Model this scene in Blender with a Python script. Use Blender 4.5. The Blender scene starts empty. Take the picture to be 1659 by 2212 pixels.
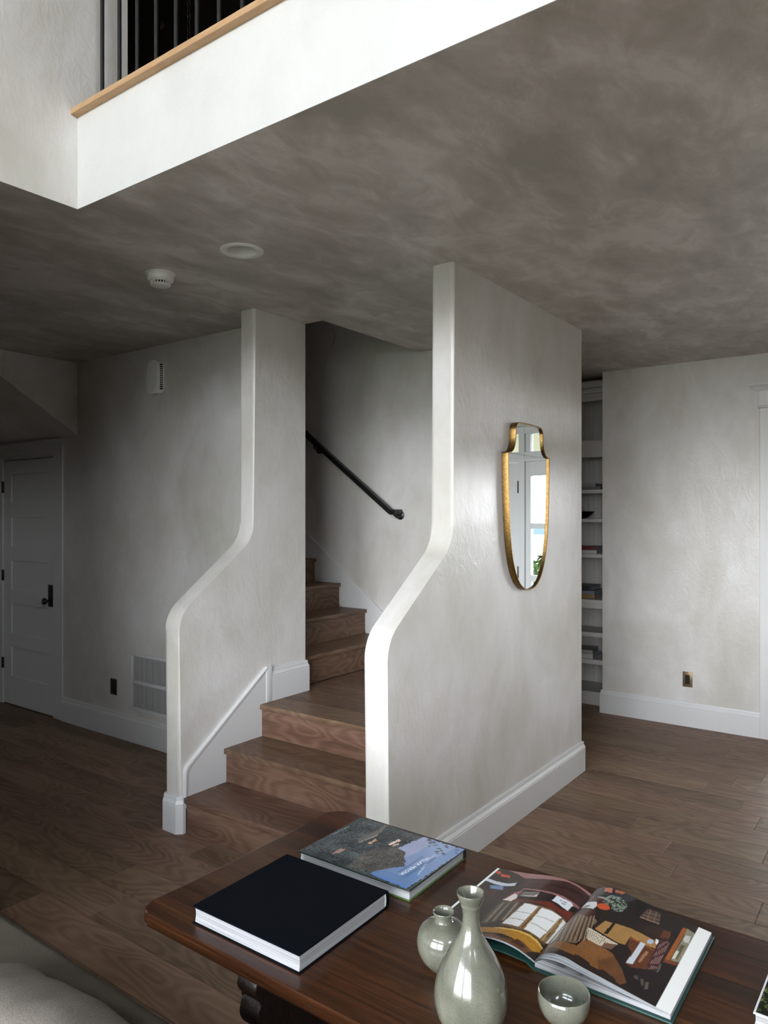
import bpy, bmesh, math, random
import numpy as np
from mathutils import Vector, Matrix

scene = bpy.context.scene
col = scene.collection
random.seed(7)

# ------------------------------------------------------------------ camera
FPX, W, Hpx = 1587.0, 1659.0, 2212.0
cam_d = bpy.data.cameras.new('camera')
cam_d.sensor_fit = 'HORIZONTAL'
cam_d.sensor_width = 36.0
cam_d.lens = 36.0 * FPX / W
cam_d.shift_y = 4.0 / W
cam_d.clip_start = 0.05
cam = bpy.data.objects.new('camera', cam_d)
col.objects.link(cam)
cam.location = (0, 0, 1.6)
cam.rotation_euler = (math.radians(90), 0, math.radians(36.2 - 90))
scene.camera = cam

# ------------------------------------------------------------------ sky, exposure
SKY = 11.0
scene.view_settings.view_transform = 'Standard'
scene.view_settings.look = 'None'
scene.view_settings.gamma = 1.0
scene.view_settings.use_curve_mapping = False
scene.view_settings.exposure = 1.29
scene.cycles.max_bounces = 6
scene.cycles.diffuse_bounces = 4
scene.cycles.glossy_bounces = 3
scene.cycles.transparent_max_bounces = 8
scene.cycles.caustics_reflective = False
scene.cycles.caustics_refractive = False
scene.cycles.use_adaptive_sampling = True
scene.cycles.adaptive_threshold = 0.055
scene.cycles.sample_clamp_indirect = 4.0
scene.cycles.adaptive_min_samples = 24
world = bpy.data.worlds.new('daylight_sky')
scene.world = world
world.use_nodes = True
wn = world.node_tree
wn.nodes.clear()
wo = wn.nodes.new('ShaderNodeOutputWorld')
wb = wn.nodes.new('ShaderNodeBackground')
wt = wn.nodes.new('ShaderNodeTexCoord')
ws = wn.nodes.new('ShaderNodeSeparateXYZ')
wr = wn.nodes.new('ShaderNodeValToRGB')
wr.color_ramp.elements[0].position = 0.0
wr.color_ramp.elements[0].color = (0.95, 0.97, 1.0, 1)
wr.color_ramp.elements[1].position = 0.9
wr.color_ramp.elements[1].color = (0.76, 0.87, 1.0, 1)
wn.links.new(wt.outputs['Generated'], ws.inputs[0])
wn.links.new(ws.outputs['Z'], wr.inputs[0])
wn.links.new(wr.outputs[0], wb.inputs['Color'])
wb.inputs['Strength'].default_value = SKY
wn.links.new(wb.outputs[0], wo.inputs['Surface'])


def portal(name, loc, rot, sx, sy):
    d = bpy.data.lights.new(name, 'AREA')
    d.shape = 'RECTANGLE'
    d.size, d.size_y = sx, sy
    d.cycles.is_portal = True
    o = bpy.data.objects.new(name, d)
    o.location = loc
    o.rotation_euler = rot
    col.objects.link(o)


R90 = math.radians(90)
H = 2.743            # ceiling
TOPF = 3.09          # top of the balcony half wall
ROOF = 5.6
XW, YS, YN = -2.4, -3.5, 8.0     # outer faces of the big room
# window openings in the wall opposite the stairs: (y0, y1, z0, z1)
WIN_X = [(-1.5, 0.35, 0.10, 2.6), (0.5, 2.35, 0.10, 2.6),
         (-1.5, 0.35, 3.25, 4.1), (0.5, 2.35, 3.25, 4.1), (5.8, 6.22, 1.15, 1.9)]  # last one unseen, added to light the closet door and soffit
# unseen high window in the rear wall, added to brighten the upper left wall: (x0, x1, z0, z1)
WIN_Y_ADDED = [(-2.1, -.3, 3.7, 4.8)]
for (a, b, c, d) in WIN_X:
    portal('window_daylight', (XW + .01, (a + b) / 2, (c + d) / 2), (0, -R90, 0), d - c, b - a)
for (a, b, c, d) in WIN_Y_ADDED:
    portal('window_daylight', ((a + b) / 2, YS + .01, (c + d) / 2), (R90, 0, 0), b - a, d - c)
portal('entry_daylight', (5.83, .065, 1.175), (0, R90, 0), 2.35, 1.51)

# ------------------------------------------------------------------ materials
def lin(c):
    return tuple(((v / 255 / 12.92) if v / 255 <= .04045 else ((v / 255 + .055) / 1.055) ** 2.4) for v in c)


def new_mat(name):
    m = bpy.data.materials.new(name)
    m.use_nodes = True
    nt = m.node_tree
    b = nt.nodes['Principled BSDF']
    return m, nt, b


def N(nt, t, **kw):
    n = nt.nodes.new(t)
    for k, v in kw.items():
        if k.startswith('i_'):
            n.inputs[k[2:].replace('_', ' ')].default_value = v
        else:
            setattr(n, k, v)
    return n


def ramp(nt, stops):
    n = nt.nodes.new('ShaderNodeValToRGB')
    cr = n.color_ramp
    while len(cr.elements) < len(stops):
        cr.elements.new(0.5)
    for e, (p, c) in zip(cr.elements, stops):
        e.position = p
        e.color = (*c, 1) if len(c) == 3 else c
    return n


def plain(name, color, rough=.5, metal=0.0, spec=.5, bump=0.0, bscale=60.0, vary=0.0):
    m, nt, b = new_mat(name)
    b.inputs['Base Color'].default_value = (*color, 1)
    b.inputs['Roughness'].default_value = rough
    b.inputs['Metallic'].default_value = metal
    b.inputs['Specular IOR Level'].default_value = spec
    if bump or vary:
        tc = N(nt, 'ShaderNodeTexCoord')
        no = N(nt, 'ShaderNodeTexNoise', i_Scale=bscale, i_Detail=5.0)
        nt.links.new(tc.outputs['Object'], no.inputs['Vector'])
        if bump:
            bp = N(nt, 'ShaderNodeBump', i_Strength=bump, i_Distance=.01)
            nt.links.new(no.outputs['Fac'], bp.inputs['Height'])
            nt.links.new(bp.outputs[0], b.inputs['Normal'])
        if vary:
            r = ramp(nt, [(.3, tuple(c * (1 - vary) for c in color)), (.7, tuple(min(1, c * (1 + vary)) for c in color))])
            nt.links.new(no.outputs['Fac'], r.inputs[0])
            nt.links.new(r.outputs[0], b.inputs['Base Color'])
    return m


def plaster(name, dark, mid, light, stretch=(1, 1, 1), scale=1.6, rough=.42, bump=.25, streak=.35):
    """hand-trowelled polished plaster: overlapping cloudy patches with fine strokes"""
    m, nt, b = new_mat(name)
    L = nt.links.new
    tc = N(nt, 'ShaderNodeTexCoord')
    mp = N(nt, 'ShaderNodeMapping')
    mp.inputs['Scale'].default_value = stretch
    L(tc.outputs['Object'], mp.inputs['Vector'])
    n1 = N(nt, 'ShaderNodeTexNoise', i_Scale=scale, i_Detail=5.0, i_Roughness=.58, i_Distortion=.5)
    L(mp.outputs[0], n1.inputs['Vector'])
    n2 = N(nt, 'ShaderNodeTexNoise', i_Scale=scale * 3.1, i_Detail=5.0, i_Roughness=.62, i_Distortion=.7)
    L(mp.outputs[0], n2.inputs['Vector'])
    ad = N(nt, 'ShaderNodeMath', operation='MULTIPLY_ADD')
    ad.inputs[1].default_value = streak
    L(n2.outputs['Fac'], ad.inputs[0])
    L(n1.outputs['Fac'], ad.inputs[2])
    o = streak * .5
    r = ramp(nt, [(.30 + o, dark), (.50 + o, mid), (.72 + o, light)])
    L(ad.outputs[0], r.inputs[0])
    L(r.outputs[0], b.inputs['Base Color'])
    rr = N(nt, 'ShaderNodeMath', operation='MULTIPLY_ADD')
    rr.inputs[1].default_value, rr.inputs[2].default_value = -.07, rough + .035
    L(n2.outputs['Fac'], rr.inputs[0])
    L(rr.outputs[0], b.inputs['Roughness'])
    n3 = N(nt, 'ShaderNodeTexNoise', i_Scale=scale * 8.5, i_Detail=3.0, i_Roughness=.6, i_Distortion=1.5)
    L(mp.outputs[0], n3.inputs['Vector'])
    bp = N(nt, 'ShaderNodeBump', i_Strength=bump, i_Distance=.008)
    L(n3.outputs['Fac'], bp.inputs['Height'])
    L(bp.outputs[0], b.inputs['Normal'])
    return m


def wood(name, dark, mid, light, scale=(16, 1.3, 16), rough=.42, vary=.35, bump=.08, ring=.5, spec=.4, fine=.35):
    """boards whose grain runs along local Y; every board gets its own tone"""
    m, nt, b = new_mat(name)
    L = nt.links.new
    tc = N(nt, 'ShaderNodeTexCoord')
    oi = N(nt, 'ShaderNodeObjectInfo')
    mu = N(nt, 'ShaderNodeVectorMath', operation='SCALE')
    cx = N(nt, 'ShaderNodeCombineXYZ', i_X=7.3, i_Y=31.7, i_Z=3.1)
    L(cx.outputs[0], mu.inputs[0])
    L(oi.outputs['Random'], mu.inputs['Scale'])
    ad = N(nt, 'ShaderNodeVectorMath', operation='ADD')
    L(tc.outputs['Object'], ad.inputs[0])
    L(mu.outputs[0], ad.inputs[1])
    mp = N(nt, 'ShaderNodeMapping')
    mp.inputs['Scale'].default_value = (scale[0] * .3, scale[1], scale[2] * .3)
    L(ad.outputs[0], mp.inputs['Vector'])
    # cathedral figure: distorted bands
    nz = N(nt, 'ShaderNodeTexNoise', i_Scale=1.0, i_Detail=2.0, i_Roughness=.45, i_Distortion=.3)
    L(mp.outputs[0], nz.inputs['Vector'])
    sn = N(nt, 'ShaderNodeMath', operation='MULTIPLY')
    sn.inputs[1].default_value = 105.0
    L(nz.outputs['Fac'], sn.inputs[0])
    si = N(nt, 'ShaderNodeMath', operation='SINE')
    L(sn.outputs[0], si.inputs[0])
    # fine straight pores
    mp2 = N(nt, 'ShaderNodeMapping')
    mp2.inputs['Scale'].default_value = (scale[0] * 9, scale[1] * 2.2, scale[2] * 9)
    L(ad.outputs[0], mp2.inputs['Vector'])
    nf = N(nt, 'ShaderNodeTexNoise', i_Scale=1.0, i_Detail=4.0, i_Roughness=.6)
    L(mp2.outputs[0], nf.inputs['Vector'])
    mp3 = N(nt, 'ShaderNodeMapping')
    mp3.inputs['Scale'].default_value = (scale[0] * .5, scale[1] * .9, scale[2] * .5)
    L(ad.outputs[0], mp3.inputs['Vector'])
    nl = N(nt, 'ShaderNodeTexNoise', i_Scale=1.0, i_Detail=3.0)
    L(mp3.outputs[0], nl.inputs['Vector'])
    c1 = N(nt, 'ShaderNodeMath', operation='MULTIPLY_ADD')
    c1.inputs[1].default_value = .16 * ring
    ns = N(nt, 'ShaderNodeMath', operation='MULTIPLY_ADD')
    ns.inputs[1].default_value, ns.inputs[2].default_value = .6, .2
    L(nl.outputs['Fac'], ns.inputs[0])
    L(si.outputs[0], c1.inputs[0])
    L(ns.outputs[0], c1.inputs[2])
    c2 = N(nt, 'ShaderNodeMath', operation='MULTIPLY_ADD')
    c2.inputs[1].default_value = fine
    L(nf.outputs['Fac'], c2.inputs[0])
    L(c1.outputs[0], c2.inputs[2])
    o = fine * .5
    r = ramp(nt, [(.28 + o, dark), (.5 + o, mid), (.74 + o, light)])
    L(c2.outputs[0], r.inputs[0])
    hs = N(nt, 'ShaderNodeHueSaturation')
    mr = N(nt, 'ShaderNodeMapRange')
    mr.inputs[3].default_value, mr.inputs[4].default_value = 1 - vary, 1 + vary
    L(oi.outputs['Random'], mr.inputs[0])
    L(mr.outputs[0], hs.inputs['Value'])
    ms = N(nt, 'ShaderNodeMath', operation='MULTIPLY')
    ms.inputs[1].default_value = 7.77
    L(oi.outputs['Random'], ms.inputs[0])
    fr = N(nt, 'ShaderNodeMath', operation='FRACT')
    L(ms.outputs[0], fr.inputs[0])
    mh = N(nt, 'ShaderNodeMapRange')
    mh.inputs[3].default_value, mh.inputs[4].default_value = .49, .508
    L(fr.outputs[0], mh.inputs[0])
    L(mh.outputs[0], hs.inputs['Hue'])
    L(r.outputs[0], hs.inputs['Color'])
    L(hs.outputs[0], b.inputs['Base Color'])
    b.inputs['Roughness'].default_value = rough
    b.inputs['Specular IOR Level'].default_value = spec
    bp = N(nt, 'ShaderNodeBump', i_Strength=bump, i_Distance=.004)
    L(c2.outputs[0], bp.inputs['Height'])
    L(bp.outputs[0], b.inputs['Normal'])
    return m


def glass_mat(name, tint=(1, 1, 1)):
    m = bpy.data.materials.new(name)
    m.use_nodes = True
    nt = m.node_tree
    nt.nodes.clear()
    out = N(nt, 'ShaderNodeOutputMaterial')
    tr = N(nt, 'ShaderNodeBsdfTransparent')
    tr.inputs[0].default_value = (*tint, 1)
    gl = N(nt, 'ShaderNodeBsdfGlossy', i_Roughness=.0)
    mix = N(nt, 'ShaderNodeMixShader')
    fr = N(nt, 'ShaderNodeFresnel', i_IOR=1.3)
    nt.links.new(fr.outputs[0], mix.inputs[0])
    nt.links.new(tr.outputs[0], mix.inputs[1])
    nt.links.new(gl.outputs[0], mix.inputs[2])
    nt.links.new(mix.outputs[0], out.inputs[0])
    return m


def print_mat(name, rough=.3, spec=.5):
    m, nt, b = new_mat(name)
    a = N(nt, 'ShaderNodeVertexColor', layer_name='Col')
    nt.links.new(a.outputs['Color'], b.inputs['Base Color'])
    b.inputs['Roughness'].default_value = rough
    b.inputs['Specular IOR Level'].default_value = spec
    return m


def page_edge_mat(name, c1=(.33, .33, .335), c2=(.15, .15, .155), scale=620.0):
    m, nt, b = new_mat(name)
    tc = N(nt, 'ShaderNodeTexCoord')
    mp = N(nt, 'ShaderNodeMapping')
    mp.inputs['Scale'].default_value = (3, 3, scale)
    nt.links.new(tc.outputs['Object'], mp.inputs['Vector'])
    no = N(nt, 'ShaderNodeTexNoise', i_Scale=1.0, i_Detail=3.0)
    nt.links.new(mp.outputs[0], no.inputs['Vector'])
    r = ramp(nt, [(.33, c2), (.52, c1)])
    nt.links.new(no.outputs['Fac'], r.inputs[0])
    nt.links.new(r.outputs[0], b.inputs['Base Color'])
    b.inputs['Roughness'].default_value = .7
    return m


def celadon(name):
    m, nt, b = new_mat(name)
    L = nt.links.new
    tc = N(nt, 'ShaderNodeTexCoord')
    n1 = N(nt, 'ShaderNodeTexNoise', i_Scale=11.0, i_Detail=5.0, i_Distortion=.6)
    mp = N(nt, 'ShaderNodeMapping')
    mp.inputs['Scale'].default_value = (1, 1, .45)
    L(tc.outputs['Object'], mp.inputs[0])
    L(mp.outputs[0], n1.inputs['Vector'])
    v = N(nt, 'ShaderNodeTexVoronoi', feature='DISTANCE_TO_EDGE', i_Scale=260.0)
    L(tc.outputs['Object'], v.inputs['Vector'])
    r = ramp(nt, [(.3, (.082, .084, .064)), (.5, (.125, .126, .098)), (.72, (.195, .190, .150))])
    L(n1.outputs['Fac'], r.inputs[0])
    r2 = ramp(nt, [(0.0, (.70, .68, .62)), (.09, (1, 1, 1))])
    L(v.outputs['Distance'], r2.inputs[0])
    mx = N(nt, 'ShaderNodeMixRGB', blend_type='MULTIPLY', i_Fac=.75)
    L(r.outputs[0], mx.inputs[1])
    L(r2.outputs[0], mx.inputs[2])
    L(mx.outputs[0], b.inputs['Base Color'])
    b.inputs['Roughness'].default_value = .16
    b.inputs['Coat Weight'].default_value = .5
    b.inputs['Coat Roughness'].default_value = .05
    bp = N(nt, 'ShaderNodeBump', i_Strength=.05, i_Distance=.004)
    L(n1.outputs['Fac'], bp.inputs['Height'])
    L(bp.outputs[0], b.inputs['Normal'])
    return m


M = {}
M['plaster'] = plaster('limewash_plaster', (.555, .535, .475), (.640, .617, .582), (.74, .725, .715), stretch=(1, 1, .6), scale=2.1, rough=.31, bump=.24)
M['plaster_ceiling'] = plaster('limewash_ceiling_shaded', (.40, .372, .332), (.525, .482, .448), (.67, .63, .60), stretch=(.75, 1.3, 1), scale=1.9, rough=.42, streak=.7)  # same limewash, darkened and browned for the ceiling's shade and floor bounce
M['plaster_light'] = plaster('pale_plaster', (.655, .65, .63), (.70, .695, .68), (.74, .737, .725), stretch=(1, 1, .7), scale=2.2, rough=.45, bump=.2)
M['plaster_edge'] = plain('smooth_plaster', (.80, .795, .775), .5, vary=.02, bscale=6)
M['trim'] = plain('white_paint', (.69, .69, .685), .38)
M['grey_door'] = plain('pale_grey_paint', (.70, .72, .72), .4)
M['floor'] = wood('oak_floor', (.122, .074, .045), (.213, .136, .087), (.30, .20, .134), vary=.24, rough=.5, fine=.25, spec=.25)
M['subfloor'] = plain('joint_glint', (.20, .15, .11), .7)  # tan so joints read light; glancing highlights put into the colour
M['stair'] = wood('oak_stair', (.085, .047, .028), (.152, .090, .056), (.22, .14, .094), vary=.10, rough=.45, spec=.3)
M['oakcap'] = wood('pale_oak', (.40, .25, .12), (.52, .34, .17), (.62, .43, .24), vary=.03, rough=.5, ring=.3)
M['table'] = wood('dark_walnut', (.006, .0018, .0008), (.034, .0108, .0042), (.088, .030, .0095), scale=(20, .8, 20), vary=.12, rough=.30, ring=.14, fine=.6, bump=.10)
M['trestle'] = plain('old_dark_wood', (.010, .005, .0036), .38, spec=.3, bump=.3, bscale=40, vary=.4)
M['black_metal'] = plain('black_iron', (.010, .010, .011), .38, spec=.5)
M['dark_panel'] = plain('dark_stained_wood', (.020, .0145, .0105), .55, bump=.1, bscale=30)
M['brass'] = plain('aged_brass', (.21, .125, .042), .36, metal=1.0, bump=.12, bscale=120, vary=.35)
M['bronze'] = plain('dark_bronze', (.05, .035, .02), .4, metal=.6)
M['brass_plate'] = plain('brushed_brass', (.20, .145, .075), .42, metal=.65, vary=.15)
M['mirror'] = plain('mirror_silver', (.93, .95, .95), .0, metal=1.0)
M['glass'] = glass_mat('window_glass')
M['white_plastic'] = plain('white_plastic', (.82, .82, .81), .4)
M['black_and_shade'] = plain('black_insert_and_shade', (.012, .011, .010), .8)  # black sockets; elsewhere shade inside vents and closet put in as colour
M['grille_shade'] = plain('grille_shadow', (.012, .011, .010), .9)
M['navy_cloth'] = plain('navy_book_cloth', (.0024, .0034, .0055), .75, bump=.1, bscale=900, spec=.05)
M['pages'] = page_edge_mat('page_edges')
M['paper'] = plain('white_paper', (.60, .61, .62), .6)
M['print'] = print_mat('glossy_print', .28)
M['jacket'] = print_mat('jacket_print', .16)
M['green_cloth'] = plain('green_book_cloth', (.008, .045, .038), .5, bump=.1, bscale=600)
M['jacket_dark'] = plain('jacket_dark', (.012, .022, .018), .2)
M['jacket_green'] = plain('jacket_green', (.055, .11, .022), .3, vary=.3, bscale=80)
M['celadon'] = celadon('celadon_glaze')
M['sofa'] = None
M['ink_white'] = plain('white_ink', (.75, .80, .86), .3)
M['ink_dark'] = plain('slate_ink', (.055, .10, .16), .3)
M['ink_grey'] = plain('grey_ink', (.35, .37, .36), .3)
M['bowl_black'] = plain('black_ceramic', (.006, .006, .007), .3)
M['book_grey'] = plain('grey_cover', (.33, .32, .30), .5)
M['book_slate'] = plain('slate_cover', (.17, .18, .185), .5)
M['book_red'] = plain('red_cover', (.17, .025, .022), .45)
M['book_white'] = plain('white_cover', (.55, .55, .56), .5)
M['book_black'] = plain('black_cover', (.012, .012, .015), .45)
M['book_blue'] = plain('bluegrey_cover', (.20, .24, .30), .5)
M['book_tan'] = plain('tan_cover', (.33, .19, .08), .5)
M['shelf_paint'] = plain('shelf_paint', (.62, .605, .575), .5)
M['cream'] = plain('cream_boards', (.40, .355, .23), .6)
M['ground'] = plain('outdoor_ground', (.10, .105, .08), .9, vary=.3, bscale=2)
M['leaf'] = plain('hedge_leaf', (.035, .075, .012), .6, vary=.5, bscale=14)
M['hill'] = plain('distant_hill', (.035, .055, .075), 1.0)


def fabric(name, c):
    m, nt, b = new_mat(name)
    L = nt.links.new
    tc = N(nt, 'ShaderNodeTexCoord')
    n1 = N(nt, 'ShaderNodeTexNoise', i_Scale=420.0, i_Detail=3.0)
    n2 = N(nt, 'ShaderNodeTexNoise', i_Scale=18.0, i_Detail=3.0)
    L(tc.outputs['Object'], n1.inputs['Vector'])
    L(tc.outputs['Object'], n2.inputs['Vector'])
    ad = N(nt, 'ShaderNodeMath', operation='MULTIPLY_ADD')
    ad.inputs[1].default_value = .35
    L(n2.outputs['Fac'], ad.inputs[0])
    L(n1.outputs['Fac'], ad.inputs[2])
    r = ramp(nt, [(.45, tuple(v * .72 for v in c)), (.9, tuple(v * 1.2 for v in c))])
    L(ad.outputs[0], r.inputs[0])
    L(r.outputs[0], b.inputs['Base Color'])
    b.inputs['Roughness'].default_value = .95
    b.inputs['Specular IOR Level'].default_value = .1
    bp = N(nt, 'ShaderNodeBump', i_Strength=.3, i_Distance=.002)
    L(n1.outputs['Fac'], bp.inputs['Height'])
    L(bp.outputs[0], b.inputs['Normal'])
    return m


M['sofa'] = fabric('taupe_linen', (.138, .121, .104))
M['sofa_back'] = fabric('brown_linen', (.060, .051, .040))

# ------------------------------------------------------------------ mesh helpers
def tag(o, label=None, cat=None, group=None, kind=None):
    if label:
        o['label'] = label
    if cat:
        o['category'] = cat
    if group:
        o['group'] = group
    if kind:
        o['kind'] = kind
    return o


def empty(name, loc=(0, 0, 0), rz=0.0):
    o = bpy.data.objects.new(name, None)
    o.empty_display_size = .05
    o.location = loc
    o.rotation_euler = (0, 0, rz)
    col.objects.link(o)
    return o


def mesh_obj(name, verts, faces, mat, parent=None, smooth=False, angle=40):
    me = bpy.data.meshes.new(name)
    me.from_pydata([tuple(v) for v in verts], [], [tuple(f) for f in faces])
    return finish(name, me, mat, parent, smooth, angle)


def finish(name, me, mat, parent=None, smooth=False, angle=40):
    bm = bmesh.new()
    bm.from_mesh(me)
    bmesh.ops.recalc_face_normals(bm, faces=bm.faces)
    bm.to_mesh(me)
    bm.free()
    if mat is not None:
        me.materials.append(M[mat] if isinstance(mat, str) else mat)
    if smooth:
        me.polygons.foreach_set('use_smooth', [True] * len(me.polygons))
        me.set_sharp_from_angle(angle=math.radians(angle))
        big = {tuple(sorted(ek)) for p in me.polygons if len(p.vertices) > 4 or p.area > .05 for ek in p.edge_keys}
        if big:
            for e in me.edges:
                if tuple(sorted(e.vertices)) in big:
                    e.use_edge_sharp = True
    o = bpy.data.objects.new(name, me)
    col.objects.link(o)
    if parent is not None:
        o.parent = parent
    return o


def bm_obj(name, bm, mat, parent=None, smooth=False, angle=40):
    me = bpy.data.meshes.new(name)
    bm.to_mesh(me)
    bm.free()
    return finish(name, me, mat, parent, smooth, angle)


def add_box(bm, x0, x1, y0, y1, z0, z1):
    vs = [bm.verts.new((x, y, z)) for x in (x0, x1) for y in (y0, y1) for z in (z0, z1)]
    for f in ((0, 1, 3, 2), (4, 6, 7, 5), (0, 4, 5, 1), (2, 3, 7, 6), (0, 2, 6, 4), (1, 5, 7, 3)):
        bm.faces.new([vs[i] for i in f])
    return vs


def box(name, x0, x1, y0, y1, z0, z1, mat, parent=None, bevel=0.0, seg=2):
    bm = bmesh.new()
    add_box(bm, x0, x1, y0, y1, z0, z1)
    if bevel:
        bmesh.ops.bevel(bm, geom=bm.edges[:], offset=bevel, segments=seg, affect='EDGES', profile=.5)
    return bm_obj(name, bm, mat, parent, smooth=bool(bevel))


def boxes(name, lst, mat, parent=None):
    bm = bmesh.new()
    for b in lst:
        add_box(bm, *b)
    return bm_obj(name, bm, mat, parent)


def prism(name, pts, axis, a0, a1, mat, parent=None, smooth=False, angle=30, bevel_idx=None, bevel=0.0, seg=4):
    """polygon pts in the plane across `axis`; axis y -> pts are (x,z), x -> (y,z), z -> (x,y)"""
    def P(p, a):
        return {'x': (a, p[0], p[1]), 'y': (p[0], a, p[1]), 'z': (p[0], p[1], a)}[axis]
    bm = bmesh.new()
    A = [bm.verts.new(P(p, a0)) for p in pts]
    B = [bm.verts.new(P(p, a1)) for p in pts]
    n = len(pts)
    bm.faces.new(A)
    bm.faces.new(B[::-1])
    for i in range(n):
        j = (i + 1) % n
        bm.faces.new((A[i], B[i], B[j], A[j]))
    if bevel:
        bm.edges.ensure_lookup_table()
        idx = range(n) if bevel_idx is None else bevel_idx
        ed = []
        for S in (A, B):
            for i in idx:
                e = bm.edges.get((S[i], S[(i + 1) % n]))
                if e:
                    ed.append(e)
        bmesh.ops.bevel(bm, geom=ed, offset=bevel, segments=seg, affect='EDGES', profile=.5)
        smooth = True
    return bm_obj(name, bm, mat, parent, smooth, angle)


def fillet(pts, radii, seg=10):
    """round the corners of an open polyline of 2D points"""
    out = [pts[0]]
    for i in range(1, len(pts) - 1):
        r = radii[i]
        p, a, b = Vector(pts[i]), Vector(pts[i - 1]), Vector(pts[i + 1])
        if r <= 0:
            out.append(pts[i])
            continue
        d1, d2 = (a - p).normalized(), (b - p).normalized()
        ang = d1.angle(d2)
        t = r / math.tan(ang / 2)
        p1, p2 = p + d1 * t, p + d2 * t
        c = p + (d1 + d2).normalized() * (r / math.sin(ang / 2))
        v1, v2 = p1 - c, p2 - c
        a1 = math.atan2(v1.y, v1.x)
        a2 = math.atan2(v2.y, v2.x)
        da = (a2 - a1 + math.pi) % (2 * math.pi) - math.pi
        for k in range(seg + 1):
            t_ = a1 + da * k / seg
            out.append((c.x + r * math.cos(t_), c.y + r * math.sin(t_)))
    out.append(pts[-1])
    return out


def lathe(name, prof, loc, mat, parent=None, seg=48, smooth=True, angle=50):
    verts, faces = [], []
    n = len(prof)
    for k in range(seg):
        a = 2 * math.pi * k / seg
        for r, z in prof:
            verts.append((r * math.cos(a), r * math.sin(a), z))
    for k in range(seg):
        k2 = (k + 1) % seg
        for i in range(n - 1):
            faces.append((k * n + i, k2 * n + i, k2 * n + i + 1, k * n + i + 1))
    o = mesh_obj(name, verts, faces, None, parent, False)
    me = o.data
    bm = bmesh.new()
    bm.from_mesh(me)
    bmesh.ops.remove_doubles(bm, verts=bm.verts, dist=1e-6)
    bmesh.ops.dissolve_degenerate(bm, edges=bm.edges, dist=1e-7)
    bmesh.ops.recalc_face_normals(bm, faces=bm.faces)
    bm.to_mesh(me)
    bm.free()
    me.materials.append(M[mat])
    if smooth:
        me.polygons.foreach_set('use_smooth', [True] * len(me.polygons))
        me.set_sharp_from_angle(angle=math.radians(angle))
    o.location = loc
    return o


def tube(name, pts, r, mat, parent=None, seg=12, closed=False, smooth=True):
    pts = [Vector(p) for p in pts]
    n = len(pts)
    verts, faces = [], []
    up = Vector((0, 0, 1))
    for i, p in enumerate(pts):
        if closed:
            d = (pts[(i + 1) % n] - pts[i - 1]).normalized()
        else:
            d = (pts[min(i + 1, n - 1)] - pts[max(i - 1, 0)]).normalized()
        ref = up if abs(d.dot(up)) < .95 else Vector((1, 0, 0))
        s = d.cross(ref).normalized()
        t = s.cross(d).normalized()
        for k in range(seg):
            a = 2 * math.pi * k / seg
            verts.append(p + s * (r * math.cos(a)) + t * (r * math.sin(a)))
    m = n if closed else n - 1
    for i in range(m):
        j = (i + 1) % n
        for k in range(seg):
            k2 = (k + 1) % seg
            faces.append((i * seg + k, i * seg + k2, j * seg + k2, j * seg + k))
    if not closed:
        faces.append(tuple(range(seg))[::-1])
        faces.append(tuple(range((n - 1) * seg, n * seg)))
    return mesh_obj(name, verts, faces, mat, parent, smooth, 60)


BASE_PROF = [(0, 0), (.018, 0), (.018, .140), (.0162, .1425), (.0185, .147), (.0172, .151), (.0105, .167), (.0118, .1705), (.0095, .183), (0, .185)]


def run(name, prof, p0, p1, nrm, mat, parent=None, e0=0.0, e1=0.0, z=0.0):
    """extrude a moulding profile (offset, z) along p0-p1; e0/e1 mitre the ends (+ outside corner, - inside)"""
    p0, p1, nrm = Vector(p0), Vector(p1), Vector(nrm)
    d = (p1 - p0).normalized()
    A = [p0 + nrm * o - d * (o * e0) for o, _ in prof]
    B = [p1 + nrm * o + d * (o * e1) for o, _ in prof]
    n = len(prof)
    verts = [(a.x, a.y, z + h) for a, (_, h) in zip(A, prof)] + [(b.x, b.y, z + h) for b, (_, h) in zip(B, prof)]
    faces = [tuple(range(n)), tuple(range(2 * n - 1, n - 1, -1))] + [(i, (i + 1) % n, n + (i + 1) % n, n + i) for i in range(n)]
    return mesh_obj(name, verts, faces, mat, parent)


def struct(o):
    o['kind'] = 'structure'
    return o


def painted_grid(name, x0, x1, y0, y1, step, zf, paint, mat, parent):
    nx, ny = int(round((x1 - x0) / step)) + 1, int(round((y1 - y0) / step)) + 1
    xs, ys = np.linspace(x0, x1, nx), np.linspace(y0, y1, ny)
    X, Y = np.meshgrid(xs, ys, indexing='ij')
    Z = zf(X, Y)
    me = bpy.data.meshes.new(name)
    idx = np.arange(nx * ny).reshape(nx, ny)
    q = np.stack([idx[:-1, :-1], idx[1:, :-1], idx[1:, 1:], idx[:-1, 1:]], -1).reshape(-1, 4)
    me.from_pydata(np.stack([X, Y, Z], -1).reshape(-1, 3).tolist(), [], q.tolist())
    C = paint(X, Y) / 255.0
    C = np.where(C <= .04045, C / 12.92, ((C + .055) / 1.055) ** 2.4)
    at = me.color_attributes.new('Col', 'FLOAT_COLOR', 'POINT')
    at.data.foreach_set('color', np.concatenate([C.reshape(-1, 3), np.ones((nx * ny, 1))], 1).astype(np.float32).ravel())
    me.materials.append(M[mat])
    me.polygons.foreach_set('use_smooth', [True] * len(me.polygons))
    o = bpy.data.objects.new(name, me)
    col.objects.link(o)
    o.parent = parent
    return o


def inpoly(X, Y, pts):
    r = np.zeros(X.shape, bool)
    n = len(pts)
    j = n - 1
    for i in range(n):
        xi, yi = pts[i]
        xj, yj = pts[j]
        if yi != yj:
            c = ((yi > Y) != (yj > Y)) & (X < (xj - xi) * (Y - yi) / (yj - yi) + xi)
            r ^= c
        j = i
    return r


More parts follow.
